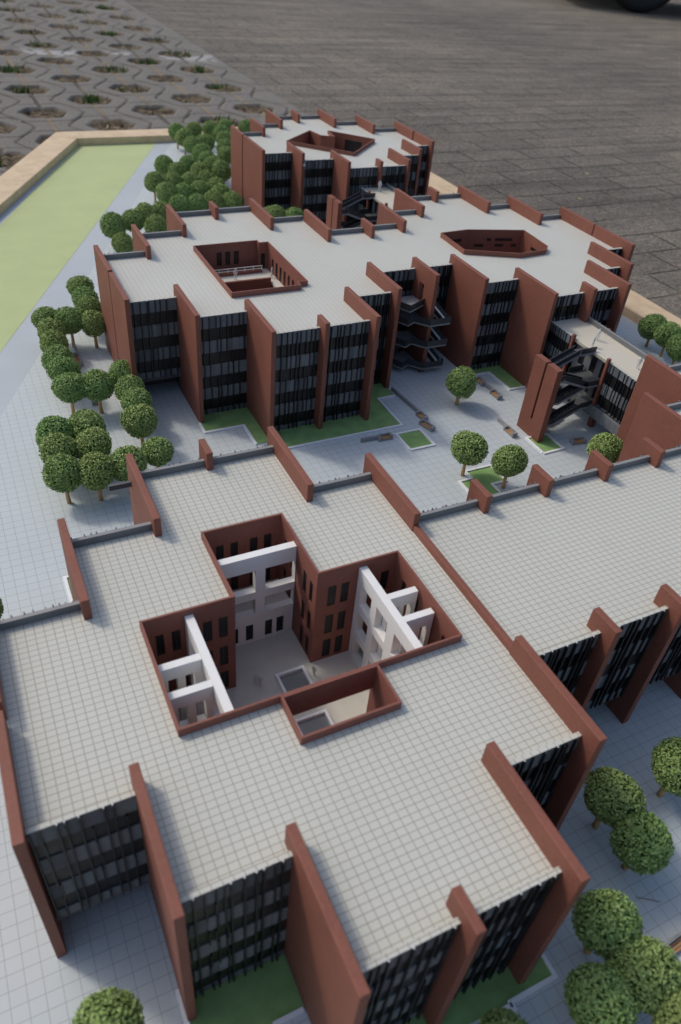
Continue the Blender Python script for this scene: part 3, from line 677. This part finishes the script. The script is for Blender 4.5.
# ------------------------------------------------------------------ roofed bridges between blocks, each with a stair tower
BB = [13.75, 11.9, 9.5, 7.4, 5.2]
def bridge(y0, y1, ysw, label, seed, ypil):
    x0, x1, zt = 94.7, 102.3, 13.1
    br = thing('link_bridge', (98.5, (y0 + y1) / 2, 0), label, 'bridge', 'roofed links between the blocks')
    m = MB('link_tile'); m.box(x0 + .2, x1 - .2, y0, y1, zt - .5, zt); m.build('roof', br)
    m = MB('soffit'); m.box(x0 + .2, x1 - .2, y0, y1, 4.2, 4.7); m.build('floor_slab', br)
    ya, yb_ = ypil
    bands = [13.3, 11.6, 9.4, 7.3, 5.2, 4.9]
    facade(br, (x0, y1), (x0, yb_ + .36), 4.9, 13.3, seed, bands=bands, deep=.08)
    facade(br, (x0, ya - .36), (x0, y0), 4.9, 13.3, seed + 1, bands=bands, deep=.08)
    facade(br, (x1, y0), (x1, y1), 4.9, 13.95, seed + 2, bands=[13.95] + bands[1:], back=True)
    # stair recess: grey panel wall with doors
    m = MB('parapet_grey'); m.grid_wall((x0 + .9, yb_ - .36), (0, -1), (1, 0), .3, [0, 1.2, 2.6, 4.2, 5.6, 6.8, 7.6, yb_ - ya - .72], [4.7, 5.0, 8.0, 9.0, 12.0, 13.06], lambda a, z: not ((1.2 < a < 2.6 or 4.2 < a < 5.6 or 6.8 < a < 7.6) and (5.0 < z < 8.0 or 9.0 < z < 12.0))); w = m.build('recess_wall', br)
    m = MB('glass_dark'); m.box(x0 + 1.1, x0 + 1.18, ya + .36, yb_ - .36, 4.72, 13.0); m.build('window_band', w)
    m = MB('spandrel'); 
    L = y1 - y0; k = 0; yy = y0
    while yy < y1 - .1:
        ln = min(1.3, y1 - yy); m.box(x0 - .75, x0 - .05, yy + .02, yy + ln - .02, 3.0 if yy < yb_ - 2 else 4.2, 4.86); yy += 1.3
    m.build('fascia', br)
    for y in (ya, yb_):
        for x in (x0 - .1, x1 + .1):
            m = MB('brick'); m.box(x - .3, x + .3, y - .27, y + .27, 4.2 if x < 98 else 0, 13.9); m.build('brick_pier', br, bevel=.05)
    for y in (ya + .3, yb_ + 2.5, y0 + 3.5):
        for x in (x0 + 1.2, x1 - 1.2):
            m = MB('brick'); m.box(x - .5, x + .5, y - .5, y + .5, 0, 4.2); m.build('column', br)
    return br
def stair_tower(yc, label):
    "slit brick slab with flights winding between it and the bridge"
    xs, xe = 84.4, 94.1
    st = thing('stair_tower', (88, yc, 0), label, 'staircase', 'stair towers')
    m = MB('brick'); L = 6.0
    m.grid_wall((82.75, yc - 3), (0, 1), (1, 0), 1.15, [0, 2.75, 3.2, L], [0, 3.2, 14.0], lambda a, z: not (2.75 < a < 3.2 and z > 3.2)); m.build('slab_wall', st, bevel=.06)
    dk = 'rail_dark'
    def flight(p, q, w=1.5):
        m = MB('soffit', dk, 'stone_grey')
        p, q = Vector(p), Vector(q); dv = (q - p); sd = Vector((-dv.y, dv.x, 0)).normalized() * (w / 2)
        n = 9
        for k in range(n):
            a = p + dv * (k / n); c = p + dv * ((k + 1) / n); zz = (a.z + c.z) / 2
            m.hexa([(a - sd).xy[:] + (zz - .35,), (a + sd).xy[:] + (zz - .35,), (c + sd).xy[:] + (zz - .35,), (c - sd).xy[:] + (zz - .35,)],
                   [(a - sd).xy[:] + (zz,), (a + sd).xy[:] + (zz,), (c + sd).xy[:] + (zz,), (c - sd).xy[:] + (zz,)], 0)
        f_ = m.build('flight', st)
        for s_ in (-1, 1):
            m = MB(dk, 'stone_grey'); m.bar(p + sd * s_ * 1.06 + Vector((0, 0, .05)), q + sd * s_ * 1.06 + Vector((0, 0, .05)), .12, .95, 0)
            m.bar(p + sd * s_ * 1.08 - Vector((0, 0, .4)), q + sd * s_ * 1.08 - Vector((0, 0, .4)), .14, .44, 1); m.build('balustrade', f_)
    def landing(x0, x1, y0, y1, z, sides):
        m = MB('soffit'); m.box(x0, x1, y0, y1, z - .35, z); l_ = m.build('landing', st)
        m = MB(dk, 'stone_grey')
        for s_ in sides:
            a = dict(W=(x0, x0 + .12, y0, y1), E=(x1 - .12, x1, y0, y1), S=(x0 + .13, x1 - .13, y0, y0 + .12), N=(x0 + .13, x1 - .13, y1 - .12, y1))[s_]
            m.box(*a, z + .02, z + 1.0, 0)
        m.box(x0 - .03, x1 + .03, y0 - .03, y0 + .05, z - .36, z + .01, 1); m.build('balustrade', l_)
    ys, yn = yc - 0.7, yc + 3.0
    zs = [13.0, 8.7, 4.4]
    for k, z in enumerate(zs):
        y0_, y1_ = (yc + 2.1, yc + 4.0) if k == 0 else (yc - 1.5, yc + 3.8)
        landing(xe - 2.2, xe + 1.4, y0_, y1_, z, 'SN' if k else 'S')
        a_, b_ = (yn, ys) if k == 0 else (ys, yn)
        flight((xe - 2.2, a_, z), (xs + 2.0, a_, z - 2.15))
        landing(xs - .3, xs + 2.0, yc - 1.5, yc + 3.8, z - 2.15, 'SN')
        flight((xs + 2.0, b_, z - 2.15), (xe - 2.2, b_, z - 4.3))
    return st
bridge(71.1, 97.6, 84, 'low tiled link with grey panelled sides running from the middle block to the right-hand block', 61, (81.6, 90.8))
stair_tower(83.5, 'stair tower in the plaza: split red slab with dark zigzag flights behind it')
bridge(153.0, 175.4, 167, 'low tiled link joining the middle block to the farthest block', 71, (161.5, 170.5))
stair_tower(166.5, 'stair tower half hidden behind the roof of the middle block')

# balcony stair at the doorway fin of the middle block
bs = thing('balcony_stair', (76, 109, 0), 'dark zigzag balconies wrapped round a red fin on the middle block', 'staircase')
def balcony(z, full=True):
    zig = [(70.2, 111.2), (71.4, 108.9), (73.3, 109.8), (75.3, 107.5), (79.7, 107.5), (79.7, 108.35), (75.47, 108.38), (75.45, 114.9), (70.2, 114.9)] if full else [(70.2, 111.2), (71.4, 108.9), (75.45, 110.9), (75.45, 114.9), (70.2, 114.9)]
    m = MB('stone_grey'); m.prism(zig, z - .3, z); s_ = m.build('balcony', bs)
    m = MB('rail_dark'); k = 5 if full else 2
    for i in range(k):
        e = Vector(zig[i + 1]) - Vector(zig[i]); e = e.normalized() * .06 if i < k - 1 else e * 0
        m.bar((*zig[i], z + .01), (zig[i + 1][0] + e.x, zig[i + 1][1] + e.y, z + .01), .12, 1.15)
    m.build('balustrade', s_)
    if full:
        p, q = Vector((78.9, 108.4, z)), Vector((77.4, 113.6, z + 2.6))
        m = MB('white_card'); m.bar(p - Vector((0, 0, .3)), q - Vector((0, 0, .3)), 1.6, .35); f_ = m.build('flight', bs)
        for g_ in (1, -1):
            m = MB('rail_dark'); sv = Vector((.75, .28, 0)) * g_; m.bar(p + sv, q + sv, .1, 1.0); m.build('balustrade', f_)
balcony(13.0, False)
for z in (10.3, 5.9, 1.4): balcony(z)

# ------------------------------------------------------------------ benches
def bench(name, o, ang, parts, label):
    "parts: (x0,x1,kind) along its length; kind 's' seat with slats, 'w' low grey wall"
    b_ = thing(name, (o[0], o[1], 0), label, 'bench', 'benches on the plaza'); b_.rotation_euler = (0, 0, math.radians(ang)); b_['_o'] = (0, 0, 0)
    for x0, x1, k in parts:
        if k == 'w':
            m = MB('stone_grey'); m.box(x0, x1, -.06, .32, 0, .75); m.build('low_wall', b_, o=(0, 0, 0))
        else:
            m = MB('stone_grey'); m.box(x0, x0 + .35, -.75, .32, 0, .85); m.box(x1 - .35, x1, -.75, .32, 0, .85); m.box(x0 + .35, x1 - .35, .1, .32, 0, .85); m.box(x0 + .35, x1 - .35, -.7, .098, 0, .3); f_ = m.build('bench_frame', b_, o=(0, 0, 0))
            m = MB('bench_wood')
            for j in range(3): m.box(x0 + .38, x1 - .38, -.68 + j * .26, -.68 + j * .26 + .2, .31, .46)
            m.build('seat', b_, o=(0, 0, 0))
    return b_
bench('bench', (53.6, 90.7), -2, [(0, 3.0, 'w'), (3.0, 5.6, 's')], 'bench with long grey wall in front of the strip lawn')
bench('bench', (66.7, 104.2), -85, [(0, 9.0, 'w'), (9.0, 11.4, 's')], 'long bench wall running from the foot of a red fin')
bench('bench', (66.5, 92.6), -74, [(0, 3.0, 's')], 'short bench beside the corner of the small square lawn')
bench('bench', (84.9, 102.4), -89, [(0, 2.4, 's'), (2.4, 5.0, 'w'), (5.0, 7.6, 's')], 'double bench beside the lawn under the tall middle fins')
bench('bench', (80.1, 88.8), -89, [(0, 2.8, 'w'), (2.8, 5.5, 's')], 'bench standing alone in front of the split red slab')
bench('bench', (88.5, 78.6), -8, [(0, 2.8, 's')], 'short bench beneath the low tiled link')
bench('bench', (43.3, 9.3), 5, [(0, 3.8, 's')], 'bench cut by the frame in the lower right corner')
bench('bench', (15.5, 136.5), -90, [(0, 3.0, 'w'), (3.0, 7.2, 's')], 'bench among the back left trees by the end wall')
bench('bench', (15.4, 118.2), -90, [(0, 2.6, 's')], 'bench half hidden behind a left hand tree crown')

# ------------------------------------------------------------------ trees
def crown_mesh(seed, n=3500):
    r = random.Random(seed); mb = MB('leaf', 'leaf_core')
    # lumpy radius field so the outline is uneven
    lumps = [(Vector((r.gauss(0, 1), r.gauss(0, 1), r.gauss(0, 1))).normalized(), r.uniform(.03, .09), r.uniform(4, 9)) for _ in range(22)]
    def rad(dv): return .93 + sum(a * math.exp((dv.dot(c) - 1) * k) for c, a, k in lumps) - .05
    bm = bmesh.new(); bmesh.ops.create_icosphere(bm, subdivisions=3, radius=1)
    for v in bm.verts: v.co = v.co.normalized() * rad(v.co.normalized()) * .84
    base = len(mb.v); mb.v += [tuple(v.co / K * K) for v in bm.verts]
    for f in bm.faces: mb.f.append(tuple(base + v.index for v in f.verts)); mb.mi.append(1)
    bm.free()
    for q in range(n):
        z = r.uniform(-1, 1); a = r.uniform(0, 6.283); s = math.sqrt(1 - z * z); dv = Vector((s * math.cos(a), s * math.sin(a), z))
        p = dv * rad(dv) * r.uniform(.86, 1.05)
        nn = (dv + Vector((r.gauss(0, .5), r.gauss(0, .5), r.gauss(0, .5)))).normalized()
        u = nn.orthogonal().normalized(); u.rotate(Matrix.Rotation(r.uniform(0, 6.283), 3, nn)); w = nn.cross(u)
        l = r.uniform(.055, .098); wd = l * r.uniform(.45, .72); bend = nn * (-l * .35)
        mb.face([p - u * l + bend, p - w * wd, p + u * l + bend, p + w * wd], 0)
    me = bpy.data.meshes.new('crown')
    me.from_pydata([v for v in mb.v], [], mb.f)
    for m_ in mb.mats: me.materials.append(MAT[m_])
    me.polygons.foreach_set('material_index', mb.mi); me.update(); return me
CROWNS = [crown_mesh(20 + i) for i in range(5)]
def trunk_mesh():
    m = MB('trunk'); m.tube([(0, 0, -.1), (0.03, 0, 1.5), (-.03, .02, 3.2), (0, 0, 5.0)], [.34, .29, .27, .24], 8)
    me = m.mesh('trunk'); me.shade_smooth(); return me
TRUNK = trunk_mesh()
GR = 'round crowned trees of the model'
def tree(x, y, Rr, label, zc=5.2, tint=None):
    t_ = thing('ball_tree', (x, y, 0), label, 'tree', GR); t_.rotation_euler = (0, 0, rnd.uniform(0, 6.28))
    tr = bpy.data.objects.new('trunk', TRUNK); COL.objects.link(tr); tr.parent = t_; tr.scale = (1, 1, zc / 5.2)
    tr.rotation_euler = (rnd.uniform(-.03, .03), rnd.uniform(-.03, .03), 0)
    c = bpy.data.objects.new('crown', rnd.choice(CROWNS)); COL.objects.link(c); c.parent = t_
    c.location = (0, 0, zc * K); f_ = .88 if Rr > 2.99 else 1.0; c.scale = [Rr * K * f_ * rnd.uniform(.96, 1.05), Rr * K * f_ * rnd.uniform(.96, 1.05), Rr * K * f_ * rnd.uniform(.92, 1.0)]
    return t_
TREES = [
 # lower right, by the corner fin
 (45.4, 21.2, 3.05, 5.7, 'tree touching the corner of the front block, upper one of two overlapping crowns'),
 (45.3, 16.7, 3.05, 5.5, 'lower one of two overlapping crowns right of the corner fin'),
 (54.3, 21.2, 3.0, 5.7, 'tree at the right picture edge, its trunk foot in the plain open paving'),
 (36.8, 12.2, 3.05, 6.0, 'tree beside the white kerb under the corner fin, trunk leaning into view'),
 (37.2, 7.9, 3.25, 5.6, 'largest tree crown in the lower right, next to the slatted bench'),
 (32.5, 8.0, 3.1, 5.6, 'tree at the bottom edge left of the largest lower right crown'),
 (37.6, 3.9, 2.4, 5.6, 'yellowish tree cut by the bottom right corner'),
 (23.9, 8.7, 2.3, 5.4, 'small dark tree tip poking up at the bottom edge under the small fin'),
 (-2.8, 21.4, 3.0, 5.6, 'tree cut by the bottom edge in front of the leftmost fin shadow'),
 (-6.9, 68.4, 2.5, 5.2, 'dark tree barely showing at the left picture edge'),
 # six in a block left of the front block, and two behind the fin
 (6.9, 101.0, 2.7, 5.2, 'dark green tree, back left one of the block of six by the front roof'),
 (11.7, 101.2, 2.7, 5.2, 'broad tree, back right one of the block of six by the front roof'),
 (6.7, 96.3, 2.6, 5.2, 'tree in the middle left of the block of six by the front roof'),
 (11.3, 96.3, 2.7, 5.2, 'pale green tree in the middle right of the block of six'),
 (6.3, 90.8, 2.7, 5.2, 'front left tree of the block of six, with a full trunk showing'),
 (10.6, 90.0, 2.7, 5.2, 'front right tree of the block of six, darkest crown nearest the roof'),
 (15.1, 90.3, 2.6, 5.2, 'tree half hidden behind the tilted brick fin on the front roof'),
 (19.8, 91.8, 2.4, 5.2, 'tree just beyond the front roof parapet right of a tilted fin'),
 # ring of trees by the middle block's end wall
 (20.4, 115.2, 2.5, 5.2, 'tree close to the floating first bay, farthest of a short file of four'),
 (20.2, 110.4, 2.4, 5.2, 'second tree of the short file of four beside the middle block'),
 (20.2, 106.0, 2.6, 5.2, 'third tree of the short file of four beside the middle block'),
 (19.4, 100.3, 2.65, 5.2, 'nearest tree of the short file of four, its trunk in view'),
 (15.6, 113.0, 2.6, 5.2, 'tree with trunk in view left of the short file of four'),
 (11.2, 113.6, 2.6, 5.2, 'tree at the near end of the curved row beside the grey path'),
 (11.3, 119.4, 2.6, 5.2, 'tree second from the near end of the curved row beside the path'),
 (11.3, 124.0, 2.5, 5.2, 'tree in the middle of the curved row beside the path'),
 (11.5, 129.3, 2.5, 5.2, 'tree just beyond the middle of the curved row beside the path'),
 (11.9, 134.2, 2.5, 5.2, 'tree second from the far end of the curved row beside the path'),
 (11.7, 139.5, 2.5, 5.2, 'tree at the far end of the curved row nearest the pale lawn strip'),
 (15.6, 137.4, 2.55, 5.2, 'yellow green tree with visible trunk right behind the left bench'),
 (19.6, 135.8, 2.4, 5.2, 'tree with visible trunk hugging the end wall slab of the middle block'),
 (20.1, 141.5, 2.4, 5.2, 'tree behind the end wall tree, lower one of the far pair'),
 (20.2, 146.2, 2.5, 5.2, 'tree in the middle of the file along the far end wall'),
 (20.1, 151.6, 2.4, 5.2, 'farthest tree of the file by the end wall of the middle block'),
 # plaza
 (76.0, 96.0, 2.75, 4.8, 'lone tree in the middle of the plaza with its shadow on the paving'),
 (65.1, 77.0, 2.75, 5.3, 'yellow green tree left of the notched little lawn on the plaza'),
 (69.6, 72.0, 2.65, 5.2, 'green tree on the plaza right of the notched little lawn'),
 (86.5, 69.6, 2.75, 5.2, 'bright tree peeping over the long wing roof under the right brick wall'),
 (129.6, 103.3, 2.75, 4.6, 'first of three trees along the right frame, next to the middle block'),
 (129.4, 98.7, 2.7, 4.8, 'middle tree of the three along the right frame'),
 (127.2, 93.6, 2.7, 5.0, 'tree of the three along the right frame cut by the picture edge'),
 # behind the stepped parapets of the middle block
 (34.2, 184.0, 2.9, 5.2, 'leftmost tree of the small group behind the stepped parapets'),
 (33.6, 172.9, 2.5, 5.2, 'low tree tucked behind the first back fin of the middle block'),
 (39.3, 187.0, 2.6, 5.2, 'yellowish tree second from left in the group behind the stepped parapets'),
 (43.3, 189.5, 2.9, 5.2, 'dark tree in the centre of the group behind the stepped parapets'),
 (43.6, 181.2, 2.7, 5.2, 'tree showing only its top over the second back parapet'),
 (47.7, 191.0, 2.7, 5.2, 'tree of the stepped parapet group nearest the second back fin'),
 # thick clump
 (53.3, 194.6, 2.8, 5.2, 'tree left in the front row of the thick clump by the roof'),
 (57.9, 194.5, 2.8, 5.2, 'tree centred in the front row of the thick clump by the roof'),
 (67.4, 195.0, 2.7, 5.2, 'tree at the right end of the front row of the thick clump'),
 (62.6, 195.5, 2.7, 5.2, 'tree right of centre in the front row of the thick clump'),
 (52.7, 204.0, 2.95, 5.2, 'big tree left in the second row of the thick clump'),
 (57.2, 203.8, 2.7, 5.2, 'tree second from left in the second row of the thick clump'),
 (61.8, 204.8, 2.9, 5.2, 'tree third from left in the second row of the thick clump'),
 (66.6, 201.0, 2.8, 5.2, 'tree at the right end of the second row of the thick clump'),
 (51.9, 214.5, 2.8, 5.2, 'tree on the left tip of the thick clump, thin trunk showing'),
 (56.8, 213.6, 2.6, 5.2, 'tree second from left in the third row of the thick clump'),
 (61.6, 213.0, 2.6, 5.2, 'tree third from left in the third row of the thick clump'),
 (66.4, 213.9, 2.6, 5.2, 'tree fourth from left in the third row of the thick clump'),
 (67.1, 207.5, 2.8, 5.2, 'tree at the right end of the third row against the far block'),
 (58.8, 229.5, 2.7, 5.2, 'tree on the back left point of the thick clump'),
 (61.0, 222.6, 2.6, 5.2, 'tree just before the back left point of the thick clump'),
 (65.4, 228.0, 2.8, 5.2, 'tree at the back right of the thick clump'),
 (66.5, 221.0, 2.7, 5.2, 'tree below the back right tree of the thick clump'),
 # double file running to the frame
 (72.6, 263.8, 2.8, 5.2, 'tree nearest the pale lawn at the far end of the double file'),
 (73.0, 256.5, 2.8, 5.2, 'second tree of the left file near the far frame'),
 (72.9, 248.6, 3.0, 5.2, 'large tree third in the left file near the far frame'),
 (78.4, 264.4, 2.8, 5.2, 'tree against the far frame in the right of the double file'),
 (77.6, 249.3, 2.8, 5.2, 'tree beside the large third tree of the left file'),
 (73.3, 239.5, 2.9, 5.2, 'tree midway along the left file towards the far block'),
 (72.6, 232.3, 2.7, 5.2, 'tree third from the near end of the left file'),
 (72.6, 226.6, 2.7, 5.2, 'tree second from the near end of the left file'),
 (73.4, 220.8, 2.8, 5.2, 'yellow green tree at the near end of the left file'),
 (85.0, 266.4, 2.7, 5.2, 'dark tree alone at the frame behind the far block'),
 (86.7, 260.5, 2.7, 5.2, 'second tree of the file hidden partly by the far block'),
 (90.9, 268.5, 2.6, 5.2, 'tree at the far frame just left of the far block corner'),
 (85.2, 253.2, 2.7, 5.2, 'third tree of the file hidden partly by the far block'),
 (82.5, 244.4, 2.7, 5.2, 'fourth tree of the file hidden partly by the far block'),
 (80.2, 236.4, 2.7, 5.2, 'nearest tree of the file hidden partly by the far block'),
 (97.9, 267.5, 2.6, 5.2, 'tree top peeping over the first back parapet of the far block'),
 (74.3, 182.3, 2.8, 5.2, 'left one of two bright trees before the far block'),
 (79.0, 180.5, 2.8, 5.2, 'right one of two bright trees before the far block'),
]
for x, y, r_, zc, lab in TREES: tree(x, y, r_, lab, zc)

# ------------------------------------------------------------------ white figures
def figure_mesh(seed):
    r = random.Random(seed)
    V = [(0, 0, .92), (0, 0, 1.18), (0, .01, 1.42), (0, .0, 1.53), (0, -.02, 1.66),
         (.10, 0, .88), (.11, -.06 * r.choice([0, 1]), .48), (.12, .0, .05), (.12, -.13, .03),
         (-.10, 0, .88), (-.12, .08, .48), (-.12, .12, .05), (-.12, 0, .03),
         (.20, 0, 1.40), (.27, .02, 1.12), (.24, -.14, .90), (-.20, 0, 1.40), (-.28, .02, 1.13), (-.25, -.10 * r.choice([1, 2]), .92)]
    E = [(0, 1), (1, 2), (2, 3), (3, 4), (0, 5), (5, 6), (6, 7), (7, 8), (0, 9), (9, 10), (10, 11), (11, 12), (2, 13), (13, 14), (14, 15), (2, 16), (16, 17), (17, 18)]
    Rd = [.15, .15, .17, .07, .115, .11, .08, .055, .05, .11, .08, .055, .05, .07, .055, .045, .07, .055, .045]
    me = bpy.data.meshes.new('figure'); me.from_pydata([(x * K, y * K, z * K) for x, y, z in V], E, [])
    o = bpy.data.objects.new('figure_tmp', me); COL.objects.link(o)
    sk = o.modifiers.new('skin', 'SKIN'); ss = o.modifiers.new('sub', 'SUBSURF'); ss.levels = 1; ss.render_levels = 1
    for i, q in enumerate(me.skin_vertices[0].data): q.radius = (Rd[i] * K, Rd[i] * K); q.use_root = (i == 0)
    dg = bpy.context.evaluated_depsgraph_get(); dg.update()
    res = bpy.data.meshes.new_from_object(o.evaluated_get(dg)); bpy.data.objects.remove(o)
    res.materials.clear(); res.materials.append(MAT['figure_white']); res.shade_smooth(); return res
FIG = [figure_mesh(1), figure_mesh(5)]
for x, y, z, a, s, lab in (
    (18.7, 48.0, 4.0, 20, 1.0, 'white model figure on the court floor by the dark brick corner'),
    (19.1, 47.6, 4.0, 150, .95, 'white model figure stepping away beside another at the dark brick corner'),
    (25.0, 46.6, 4.0, -60, 1.0, 'white model figure beside the upper skylight in the front court'),
    (30.0, 42.4, 4.0, 90, 1.15, 'white model figure in the lattice openings of the right white frame'),
    (22.5, 43.2, 4.0, 10, .9, 'white model figure seen through the small box opening near the lower skylight'),
    (95.9, 87.2, 13.1, 30, 1.25, 'white model figure at the stair side edge of the plaza link roof'),
    (98.4, 89.0, 13.1, -80, 1.35, 'taller white model figure in the middle of the plaza link roof'),
    (98.2, 78.4, 13.1, 120, 1.3, 'white model figure near the red wall end of the plaza link roof'),
    (45.6, 130.4, 12.9, 0, 1.25, 'white model figure on the terrace in the square court'),
    (52.6, 129.6, 12.9, 60, 1.25, 'white model figure by the window slits of the square court'),
    (98.3, 172.0, 13.1, 0, 1.6, 'white model figure on the roof of the far link'),
    (103.5, 199.0, 12.6, 40, 1.5, 'white model figure inside the arrow shaped court')):
    o = bpy.data.objects.new('person', FIG[rnd.randrange(2)]); COL.objects.link(o); o.location = (x * K, y * K, z * K); o.rotation_euler = (0, 0, math.radians(a)); o.scale = (s, s, s)
    tag(o, lab, 'figure', 'white figures of the model')

# ------------------------------------------------------------------ odds and ends
m = MB('twig_brown'); m.tube([(44.3, 14.05, .07), (45.25, 13.42, .09), (46.25, 12.7, .07)], [.035, .04, .025], 6)
tag(m.build('twig'), 'thin brown twig lying on the tiles near the lower right trees', 'twig')

# parked car: only its front tyre and the shade beneath it reach the view
cu = Vector((.9, -.43, 0)).normalized()
car = thing('parked_car', (672, 693, PZ), 'dark parked car at the top right corner with only a black tyre showing', 'car')
car.rotation_euler = (0, 0, math.atan2(cu.y, cu.x)); car['_o'] = (0, 0, 0)
def wheel(x, y):
    m = MB('rubber'); prof = [(24, -9), (31, -11), (36.5, -10.5), (38.5, -7), (38.8, 0), (38.5, 7), (36.5, 10.5), (31, 11), (24, 9)]
    N = 48; rings = []
    for k in range(N):
        a = 2 * math.pi * k / N; i = len(m.v); m.v += [(x + r_ * math.cos(a), y + w_, 38.8 + r_ * math.sin(a)) for r_, w_ in prof]; rings.append(i)
    for k in range(N):
        a, b_ = rings[k], rings[(k + 1) % N]
        for j in range(len(prof) - 1): m.f.append((a + j, a + j + 1, b_ + j + 1, b_ + j)); m.mi.append(0)
    w = m.build('wheel', car, o=(0, 0, 0)); w.data.shade_smooth()
    m = MB('rim_metal')
    for sd in (-1, 1):
        pts = [(x + 24.5 * math.cos(2 * math.pi * k / 24), y + sd * 6, 38.8 + 24.5 * math.sin(2 * math.pi * k / 24)) for k in range(24)]
        m.face(pts if sd < 0 else pts[::-1])
    for k in range(5):
        a = 2 * math.pi * k / 5; m.bar((x, y - 8.5, 38.8), (x + 22 * math.cos(a), y - 8.5, 38.8 + 22 * math.sin(a)), 3, 3)
    m.build('rim', w, o=(0, 0, 0))
for x in (0, 270):
    for y in (0, 150): wheel(x, y)
m = MB('car_paint')
prof = [(-85, 28), (-88, 60), (-60, 92), (40, 105), (95, 150), (240, 152), (330, 110), (358, 100), (362, 40), (350, 28)]
bd = [(x, -8, z) for x, z in prof]; bd2 = [(x, 158, z) for x, z in prof]
n = len(prof); m.v += bd + bd2; m.f += [tuple(range(n)), tuple(range(2 * n - 1, n - 1, -1))] + [(i, i + n, (i + 1) % n + n, (i + 1) % n) for i in range(n)]; m.mi += [0] * (n + 2)
# arches are kept clear: the shell is raised at the wheels by hiding them inside
m.build('body', car, o=(0, 0, 0), bevel=6)
m = MB('glass_dark'); m.hexa([(108, -9, 106), (238, -9, 106), (238, -8.2, 106), (108, -8.2, 106)], [(112, -9, 142), (232, -9, 142), (232, -8.2, 142), (112, -8.2, 142)]); m.build('window', car, o=(0, 0, 0))

for o in list(bpy.data.objects):
    if '_o' in o: del o['_o']
